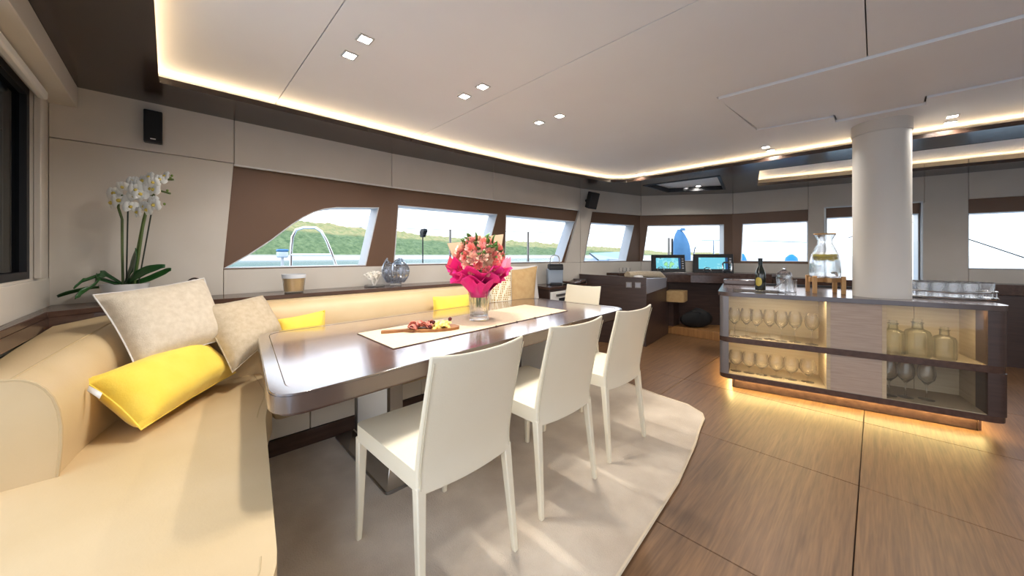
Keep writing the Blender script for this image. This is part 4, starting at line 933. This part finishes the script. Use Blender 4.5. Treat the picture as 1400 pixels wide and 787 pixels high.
jar = [(0, .0), (.05, 0), (.056, .006), (.056, .13), (.05, .148), (.024, .162), (.022, .19), (.028, .198), (.026, .2), (.019, .19), (.02, .163), (.047, .146), (.052, .13), (.052, .01), (0, .008)]
for k, (x, s, lab) in enumerate(((1.125, 1.15, 'clear glass bottle jar next to the taupe centre panel of the bar'), (1.25, 1.25, 'largest clear glass bottle jar, between the two others in the bar'), (1.38, 1.05, 'smallest clear glass bottle jar beside the dark bar corner'))):
    t = thing('glass_jar', lab, 'jar', barW(x, .12, .462), 0, 'jars in the bar'); t.scale = (s, s, s)
    MB().lathe(jar, 24).build('jar_body', 'glass_g', t, ang=50)
    MB().lathe([(.0, .188), (.019, .188), (.021, .215), (.0, .22)], 16).build('stopper', 'glass_g', t, ang=50)
# bottle
bpz = P(1039.5, 396.5, TOPZ)
bt = thing('champagne_bottle', 'dark green champagne bottle with gold label on the bar', 'bottle', (bpz.x, bpz.y, TOPZ))
MB().lathe([(0, .006), (.03, 0), (.041, .003), (.0425, .012), (.0425, .14), (.04, .165), (.03, .195), (.018, .225), (.0155, .245), (.0155, .285), (.0175, .287), (.0175, .298), (0, .3)], 28).build('bottle_body', 'bottle', bt)
MB().lathe([(.0165, .235), (.0172, .26), (.0172, .286), (.019, .288), (.019, .3), (0, .304)], 24).build('foil', 'foil', bt)
lbm = MB().grid(lambda u, v: (.0432 * math.cos(camA + (u - .5) * 1.5 * (1 - (2 * v - 1) ** 2) ** .35), .0432 * math.sin(camA + (u - .5) * 1.5 * (1 - (2 * v - 1) ** 2) ** .35), .045 + .085 * v), 8, 8) if False else MB()
camA = math.atan2(-bpz.y, -bpz.x) - .35
lbm.grid(lambda u, v: (.0432 * math.cos(camA + (u - .5) * 1.3 * max(0, 1 - (2 * v - 1) ** 2) ** .4), .0432 * math.sin(camA + (u - .5) * 1.3 * max(0, 1 - (2 * v - 1) ** 2) ** .4), .04 + .085 * v), 8, 10)
lbm.build('label', 'label_gold', bt)
# ice jar with scoop
q = P(1072, 398, TOPZ)
ij = thing('lidded_jar', 'crystal jar with domed lid and metal scoop on the bar', 'jar', (q.x, q.y, TOPZ))
MB().lathe([(0, 0), (.045, 0), (.05, .01), (.058, .07), (.064, .12), (.058, .15), (.054, .15), (.06, .12), (.054, .07), (.046, .012), (0, .008)], 16).build('jar_body', 'crystal', ij, ang=20)
MB().lathe([(.06, .15), (.05, .175), (.02, .192), (.008, .2), (.012, .21), (.010, .222), (0, .226)], 16).build('lid', 'crystal', ij, ang=20)
MB().tube([(-.09 * CA, -.09 * SA - .02, .03), (0, -.06, .09), (.03, -.06, .12)], .006, 7).build('scoop_handle', 'chrome', ij)
t2 = MB().lathe([(0, 0), (.042, 0), (.045, .11), (.042, .11), (.039, .006), (0, .004)], 14, (.055, -.055, 0)); t2.build('ice_tumbler', 'crystal', ij, ang=20)
# drinks dispenser on a wooden stand
q = P(1131, 401, TOPZ) + Vector((-.02, .06, 0))
sd = thing('wooden_stand', 'four legged beech stand under the water dispenser', 'stand', (q.x, q.y, TOPZ), .35)
for sx in (-1, 1):
    for sy in (-1, 1): bx((sx * .095 - .014, sy * .095 - .014, 0), (sx * .095 + .014, sy * .095 + .014, .15)).build('leg', 'oak', sd, bevel=.003)
bx((-.11, -.016, .095), (.11, .016, .135)).build('cross_bar', 'oak', sd, bevel=.002); bx((-.016, -.11, .096), (.016, .11, .136)).build('cross_bar', 'oak', sd, bevel=.002)
ds = thing('drink_dispenser', 'tall glass dispenser of lemon water on the wooden stand', 'dispenser', (q.x, q.y, TOPZ + .135))
MB().lathe([(0, 0), (.095, 0), (.105, .012), (.108, .05), (.104, .14), (.092, .2), (.066, .265), (.05, .30), (.05, .325), (.074, .375), (.071, .376), (.046, .325), (.046, .30), (.062, .265), (.088, .2), (.1, .14), (.104, .05), (.1, .016), (0, .012)], 32).build('carafe', 'glass', ds)
MB().lathe([(0, .014), (.099, .018), (.102, .05), (.098, .14), (.087, .198), (0, .198)], 28).build('water', 'water', ds)
for k in range(7):
    a = k * .9; o = MB().lathe([(0, -.004), (.03, -.004), (.033, 0), (.03, .004), (0, .004)], 18).build('lemon_slice', 'lemon', ds); o.location = (.055 * math.cos(a), .055 * math.sin(a), .178 - .012 * (k % 2)); o.rotation_euler = (.5 + .3 * math.sin(k), .5 * math.cos(k * 2), a)
MB().lathe([(0, .185), (.085, .185), (.082, .203), (0, .203)], 24).build('lemon_layer', 'lemon', ds)
MB().lathe([(0, .376), (.075, .376), (.075, .386), (0, .388)], 28).build('lid', 'oak', ds)
tp = math.atan2(-q.y, -q.x) + .5
MB().tube([(.1 * math.cos(tp), .1 * math.sin(tp), .045), (.15 * math.cos(tp), .15 * math.sin(tp), .045), (.155 * math.cos(tp), .155 * math.sin(tp), .02)], .011, 8).build('tap', 'chrome', ds)
# oval tray with tumblers
q = P(1299, 409, TOPZ); q = Vector((q.x - .005, q.y + .085, TOPZ))
ot_ = thing('oval_tray', 'oval mirrored silver tray with a raised gallery on the bar', 'tray', q, bang)
ell = lambda r, f=.52: [(r * math.cos(2 * PI * k / 40), r * f * math.sin(2 * PI * k / 40)) for k in range(40)]
MB().plate([ell(.232)], .004, .014).build('tray_base', 'steel', ot_)
MB().tube([(x, y, .05 + .012 * abs(x) / .232) for x, y in ell(.234)], .006, 6, closed=True).build('upper_rail', 'chrome', ot_); MB().tube([(x, y, .012) for x, y in ell(.236)], .008, 6, closed=True).build('lower_rail', 'chrome', ot_)
for k in range(0, 40, 2): x, y = ell(.234)[k]; MB().tube([(x, y, .01), (x, y, .055)], .0025, 5).build('gallery_post', 'chrome', ot_)
tum = MB(); 
def tf(u, v):
    a = 2 * PI * u; r = (.030 + .007 * v) * (1 + .03 * math.cos(12 * a + 14 * v)); return (r * math.cos(a), r * math.sin(a), .116 * v)
tum.grid(tf, 48, 12); tum.lathe([(0, .003), (.03, .003)], 24)
g3 = tum.build('tumbler', 'crystal', ang=20, solid=.002); tag(g3, 'cut crystal tumbler standing on the oval tray', 'glass', 'tumblers on the oval tray'); k = 0
for r_, xs_ in ((-.07, (-.145, -.068, .01, .09)), (0, (-.188, -.112, -.036, .04, .116, .19)), (.07, (-.14, -.064, .012, .088, .15))):
    for x in xs_:
        o = g3 if k == 0 else dup(g3); k += 1; c_, s_ = math.cos(bang), math.sin(bang); o.location = (q.x + c_ * x - s_ * r_, q.y + s_ * x + c_ * r_, TOPZ + .014); o.rotation_euler.z = k

# ================================================================== OUTSIDE: sea, shore, deck hardware
def sea_mat():
    m = pm('sea_water', rgb(62, 122, 140), .15, col2=rgb(54, 110, 130), scale=.02, stretch=(1, 1, 1), bump=.3, bscale=.5, spec=.5); return m
MT['sea'] = sea_mat()
MB().add([(-3000, -600, -2.2), (3000, -600, -2.2), (3000, 3500, -2.2), (-3000, 3500, -2.2)], [(0, 1, 2, 3)]).build('sea', 'sea'); struct(bpy.data.objects['sea'])
def hill_mat():
    m = bpy.data.materials.new('scrub_hill'); m.use_nodes = True; n = m.node_tree; b = n.nodes['Principled BSDF']; b.inputs['Roughness'].default_value = .95; b.inputs['Specular IOR Level'].default_value = .1
    g = n.nodes.new('ShaderNodeTexCoord'); x = n.nodes.new('ShaderNodeTexNoise'); x.inputs['Scale'].default_value = .22; x.inputs['Detail'].default_value = 9; x.inputs['Roughness'].default_value = .7; n.links.new(g.outputs['Object'], x.inputs['Vector'])
    r = n.nodes.new('ShaderNodeValToRGB'); el = r.color_ramp.elements; el[0].position = .36; el[0].color = rgb(88, 108, 72); el[1].position = .66; el[1].color = rgb(138, 150, 104)
    n.links.new(x.outputs['Fac'], r.inputs[0])
    s = n.nodes.new('ShaderNodeSeparateXYZ'); n.links.new(g.outputs['Object'], s.inputs[0])
    x2 = n.nodes.new('ShaderNodeTexNoise'); x2.inputs['Scale'].default_value = .05; x2.inputs['Detail'].default_value = 5; n.links.new(g.outputs['Object'], x2.inputs['Vector'])
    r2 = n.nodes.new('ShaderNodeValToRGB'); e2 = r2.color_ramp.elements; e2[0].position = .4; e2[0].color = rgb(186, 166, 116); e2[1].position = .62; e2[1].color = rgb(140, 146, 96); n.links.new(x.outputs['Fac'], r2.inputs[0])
    # colour belts up the slope: rocks at the waterline, scrub, paler tan crest
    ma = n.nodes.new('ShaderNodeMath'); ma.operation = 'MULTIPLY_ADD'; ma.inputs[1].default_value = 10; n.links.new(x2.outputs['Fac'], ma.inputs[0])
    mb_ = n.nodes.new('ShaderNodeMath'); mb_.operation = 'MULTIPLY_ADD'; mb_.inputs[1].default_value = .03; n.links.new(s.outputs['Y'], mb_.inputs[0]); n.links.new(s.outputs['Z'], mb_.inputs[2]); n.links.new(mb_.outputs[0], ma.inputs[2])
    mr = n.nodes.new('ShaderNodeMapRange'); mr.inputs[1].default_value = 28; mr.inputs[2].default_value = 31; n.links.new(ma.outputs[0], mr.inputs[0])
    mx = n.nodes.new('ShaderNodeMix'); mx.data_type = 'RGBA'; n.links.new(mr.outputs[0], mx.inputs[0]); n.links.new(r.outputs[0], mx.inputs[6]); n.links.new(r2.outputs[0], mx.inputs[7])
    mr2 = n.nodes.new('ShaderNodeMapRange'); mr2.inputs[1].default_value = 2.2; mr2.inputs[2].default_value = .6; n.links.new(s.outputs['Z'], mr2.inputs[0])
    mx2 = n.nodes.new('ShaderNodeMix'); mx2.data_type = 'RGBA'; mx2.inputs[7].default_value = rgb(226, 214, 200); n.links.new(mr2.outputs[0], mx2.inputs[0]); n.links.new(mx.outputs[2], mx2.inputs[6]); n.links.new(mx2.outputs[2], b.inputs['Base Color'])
    return m
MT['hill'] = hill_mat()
from mathutils import noise
# headland on the port side: ridge follows a line from abeam to well ahead, about 300 m off
crest = [(-260, 44), (0, 40), (100, 33), (170, 27), (300, 21), (420, 21), (560, 17.5), (700, 15.5), (850, 11), (930, 6), (960, 1)]
def crest_h(s):
    for (a, ha), (b, hb) in zip(crest, crest[1:]):
        if a <= s <= b: return ha + (hb - ha) * (s - a) / (b - a)
    return 0
def hill(u, v):
    s = -250 + 1205 * u; t = 160 * v; h = crest_h(s)
    x = -300 - t; y = s
    prof_ = min(1, v * 1.9) ** .75
    nz = noise.fractal(Vector((x * .03, y * .03, 0)), 1, 2, 5)
    nb = abs(noise.fractal(Vector((x * .12, y * .12, 3)), 1, 2, 4))
    return (x, y, -2.5 + (h + 3) * prof_ * (1 + .10 * nz) + 3.2 * nb * min(1, v * 6) * min(1, h / 12))
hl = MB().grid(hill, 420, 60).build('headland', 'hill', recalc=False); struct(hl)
def far_hill(u, v):
    s = 420 * u; h = 13 * math.sin(PI * u) ** .6; x = -640 + s * .95 - v * 60; y = 1150 + s * .25 + v * 100
    return (x, y, -2.5 + (h + 2) * min(1, v * 2) + 2 * abs(noise.fractal(Vector((x * .06, y * .06, 3)), 1, 2, 3)) * min(1, v * 4))
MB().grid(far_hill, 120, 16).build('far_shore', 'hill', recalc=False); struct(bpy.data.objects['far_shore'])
# side deck around the cabin
dkk = struct(MB().plate([[(-5.0, -6), (5, -6), (5, 8.5), (2, 10), (-2, 9.6), (-4.4, 7), (-5.0, 3)]], -.5, -.07).build('deck', 'hullw', smooth=False))
def post(name, label, cat, px, py, Z, mat, r=.014, group=None, extra=None, zb=-.07):
    a = Dp(px, py, Z); t = thing(name, label, cat, (a.x, a.y, zb), 0, group)
    MB().tube([(0, 0, 0), (0, 0, a.z - zb)], r, 8).build('post', mat, t); return t, a
hoop = thing('boarding_hoop', 'tall stainless steel hoop rail outside the first side window', 'rail', Dp(398, 365, 4.6) * Vector((1, 1, 0)) + Vector((0, 0, -.07)) if False else (0, 0, 0))
Zh = 4.3
b0h, b1h = Dp(396, 365, Zh), Dp(459, 365, Zh)
pth = [Vector((b0h.x, b0h.y, -.07))] + [Dp(x, y, Zh) for x, y in ((398, 340), (400, 323), (405, 314), (415, 311), (431, 311), (439, 316), (446, 328), (453, 345), (459, 362))] + [Vector((b1h.x, b1h.y, -.07))]
MB().tube(pth, .017, 10).build('hoop_tube', 'chrome', hoop); MB().tube([Dp(398, 348, Zh), Dp(455, 348, Zh)], .014, 8).build('cross_bar', 'chrome', hoop)
st_ = [(615.5, 314, 5.2), (722, 317, 5.6)]
tops = []
for i, (x, y, Z) in enumerate(st_):
    t, a = post('stanchion', ['steel guard rail stanchion seen beside the bouquet through the middle side window', 'steel guard rail stanchion seen through the third side window'][i], 'stanchion', x, y, Z, 'steel_b', .018, 'guard rail posts'); tops.append(a)
ext = tops[0] + (tops[0] - tops[1]) * 1.0; ext2 = tops[1] + (tops[1] - tops[0]) * 1.1
gw = MB().tube([ext, tops[0], tops[1], ext2], .005, 5).build('guard_wire', 'steel_b'); tag(gw, 'thin steel guard wire running outside the side windows', 'wire')
t, a = post('deck_fitting', 'slender dark pole with a black head outside the middle side window', 'pole', 578, 322, 4.6, 'black', .008)
o = MB().loft([[(-.03, -.02, 0), (.03, -.02, 0), (.03, .02, 0), (-.03, .02, 0)], [(-.03, -.03, .07), (.075, -.03, .08), (.075, .03, .08), (-.03, .03, .07)], [(-.02, -.02, .10), (.06, -.02, .11), (.06, .02, .11), (-.02, .02, .10)]]).build('head', 'black', t); o.location = (0, 0, a.z + .05)
# second small rail end with dinghy box by the first window
a = Dp(386, 343, 5.4)
t = thing('winch_box', 'small blue and white box on a post outside the first side window', 'deck box', (a.x, a.y, -.07))
MB().tube([(0, 0, 0), (0, 0, a.z)], .02, 8).build('post', 'frame', t); bx((-.07, -.07, a.z - .03), (.07, .07, a.z + .06)).build('box', 'hullw', t, bevel=.02); bx((-.075, -.075, a.z + .06), (.075, .075, a.z + .1)).build('lid', 'bluecov', t, bevel=.02)
# pale blue deck hatch seen through the corner window
h4 = [Dp(806, 348, 6.9), Dp(846, 346, 7.6), Dp(856, 357, 7.2), Dp(818, 357.5, 6.4)]
ht = thing('deck_hatch', 'pale blue deck hatch lid raised outside the corner window', 'hatch', (0, 0, 0))
MB().hexa(h4, [v + Vector((0, 0, .03)) for v in h4]).build('lid', 'solar', ht)
MB().tube([h4[0] + Vector((0, 0, .03)), h4[3] + Vector((0, 0, .03))], .012, 6).build('frame', 'black', ht)
cc = sum(h4, Vector()) / 4; bx((cc.x - .4, cc.y - .3, -.07), (cc.x + .4, cc.y + .3, cc.z - .02)).build('coaming', 'hullw', ht)
# blue canvas cover on the foredeck
a = Dp(931, 360, 8.2)
cv = thing('blue_cover', 'tall blue canvas cover standing on the foredeck outside', 'cover', (a.x, a.y, -.07))
def cvf(u, v):
    ang_ = 2 * PI * u; h = v * (1.81 + .07); w_ = (.2 if v < .75 else .2 * math.cos((v - .75) / .25 * PI / 2 * .93) ** .7) * (1 + .05 * math.sin(9 * v + ang_)); return (w_ * math.cos(ang_) * .95 + .05 * math.sin(v * 4), w_ * .7 * math.sin(ang_), h)
MB().grid(cvf, 20, 16).build('canvas', 'bluecov', cv); MB().lathe([(0, 0), (.06, 0), (.05, .05), (0, .06)], 12, (.04, 0, 1.85)).build('cap', 'bluecov', cv)
t, a = post('davit_post', 'short grey post beside the blue canvas cover', 'post', 914.5, 325, 7.9, 'steel_b', .028)
t, a = post('davit_post', 'short dark post with bracket close to the blue canvas cover', 'post', 919, 326, 7.8, 'black', .022)
rl = thing('bow_rail', 'curved stainless bow rail outside the window behind the plotters', 'rail', (0, 0, 0)); Zr = 8.0
base = Dp(948, 362, Zr); pth = [Vector((base.x, base.y, -.07))] + [Dp(x, y, Zr) for x, y in ((948, 352), (950, 340), (955, 331), (961, 328), (975, 328), (1010, 328.5), (1060, 329.5), (1104, 331))]; MB().tube(pth, .016, 8).build('top_tube', 'chrome', rl)
MB().tube([Dp(950, 343, Zr), Dp(1010, 343.5, Zr)], .008, 6).build('lower_tube', 'chrome', rl); q = Dp(976, 328, Zr); MB().tube([Vector((q.x, q.y, -.07)), q], .018, 8).build('upright', 'chrome', rl)
q = Dp(1125, 331, Zr); MB().tube([Vector((q.x, q.y, -.07)), q, Dp(1100, 331, Zr)], .014, 8).build('upright', 'chrome', rl)
a = Dp(1082, 357, 8.6)
fd = thing('fender', 'bright blue boat fender on the foredeck outside', 'fender', (a.x, a.y, -.07)); hh = CAMH - (347 - HOR) * 8.6 / 480 + .07
MB().lathe([(0, 0), (.1, .0), (.15, .1), (.15, hh - .25), (.12, hh - .09), (.05, hh - .02), (0, hh)], 20).build('body', 'fender', fd); MB().tube([(0, 0, hh - .02), (.25, .1, hh + .12), (.6, .2, hh + .22)], .008, 6).build('rope', 'linen_w', fd)
a = Dp(1015, 357, 8.6); fd2 = thing('fender', 'blue boat fender half hidden by the mullion outside', 'fender', (a.x, a.y, -.07))
MB().lathe([(0, 0), (.1, .0), (.13, .1), (.13, hh - .3), (.08, hh - .1), (.03, hh), (0, hh + .02)], 18).build('body', 'fender', fd2)
# hardware seen past the mast through the tall window
fr = thing('deck_door_frame', 'pale grey deck door frame outside the tall window beside the mast', 'door frame', (0, 0, 0)); Zf = 5.4
for x0, x1 in ((1258, 1265), (1270, 1281)):
    a, b = Dp(x0, 375, Zf), Dp(x1, 300, Zf); bx((a.x, a.y, -.07), (Dp(x1, 375, Zf).x, a.y + .12, b.z)).build('stile', 'jamb', fr, bevel=.01)
a, b = Dp(1256, 310, Zf), Dp(1283, 300, Zf); bx((a.x, a.y, a.z), (b.x, a.y + .14, b.z)).build('lintel', 'jamb', fr, bevel=.01)
t = thing('deck_ladder', 'pale deck ladder leaning outside the tall window beside the mast', 'ladder', (0, 0, 0)); Zl = 6.0
la0, la1 = Dp(1234, 312, Zl), Dp(1254, 372, Zl - .4); lb0, lb1 = Dp(1224, 312, Zl), Dp(1240, 380, Zl - .4)
la1.z = lb1.z = -.07
for p_, q_ in ((la0, la1), (lb0, lb1)): MB().tube([p_, q_], .014, 7).build('rail', 'frame', t)
for k in range(6): MB().tube([la0.lerp(la1, .1 + .15 * k), lb0.lerp(lb1, .1 + .15 * k)], .010, 6).build('rung', 'frame', t)
ro = MB().tube([Dp(1290, 316, 7.3), Dp(1340, 332, 7), Dp(1400, 352, 6.6), Dp(1440, 366, 6.4), Dp(1600, 430, 5.9)], .012, 6).build('mooring_rope', 'black'); tag(ro, 'dark rope slanting across the view beside the blank front wall', 'rope')
ro = MB().tube([Dp(1160, 325, 7), Dp(1178, 318, 6.8), Dp(1240, 303, 5.8), Dp(1262, 305, 5.42)], .012, 6).build('mooring_rope', 'steel_b'); tag(ro, 'grey rope drooping across the tall window beside the mast', 'rope')
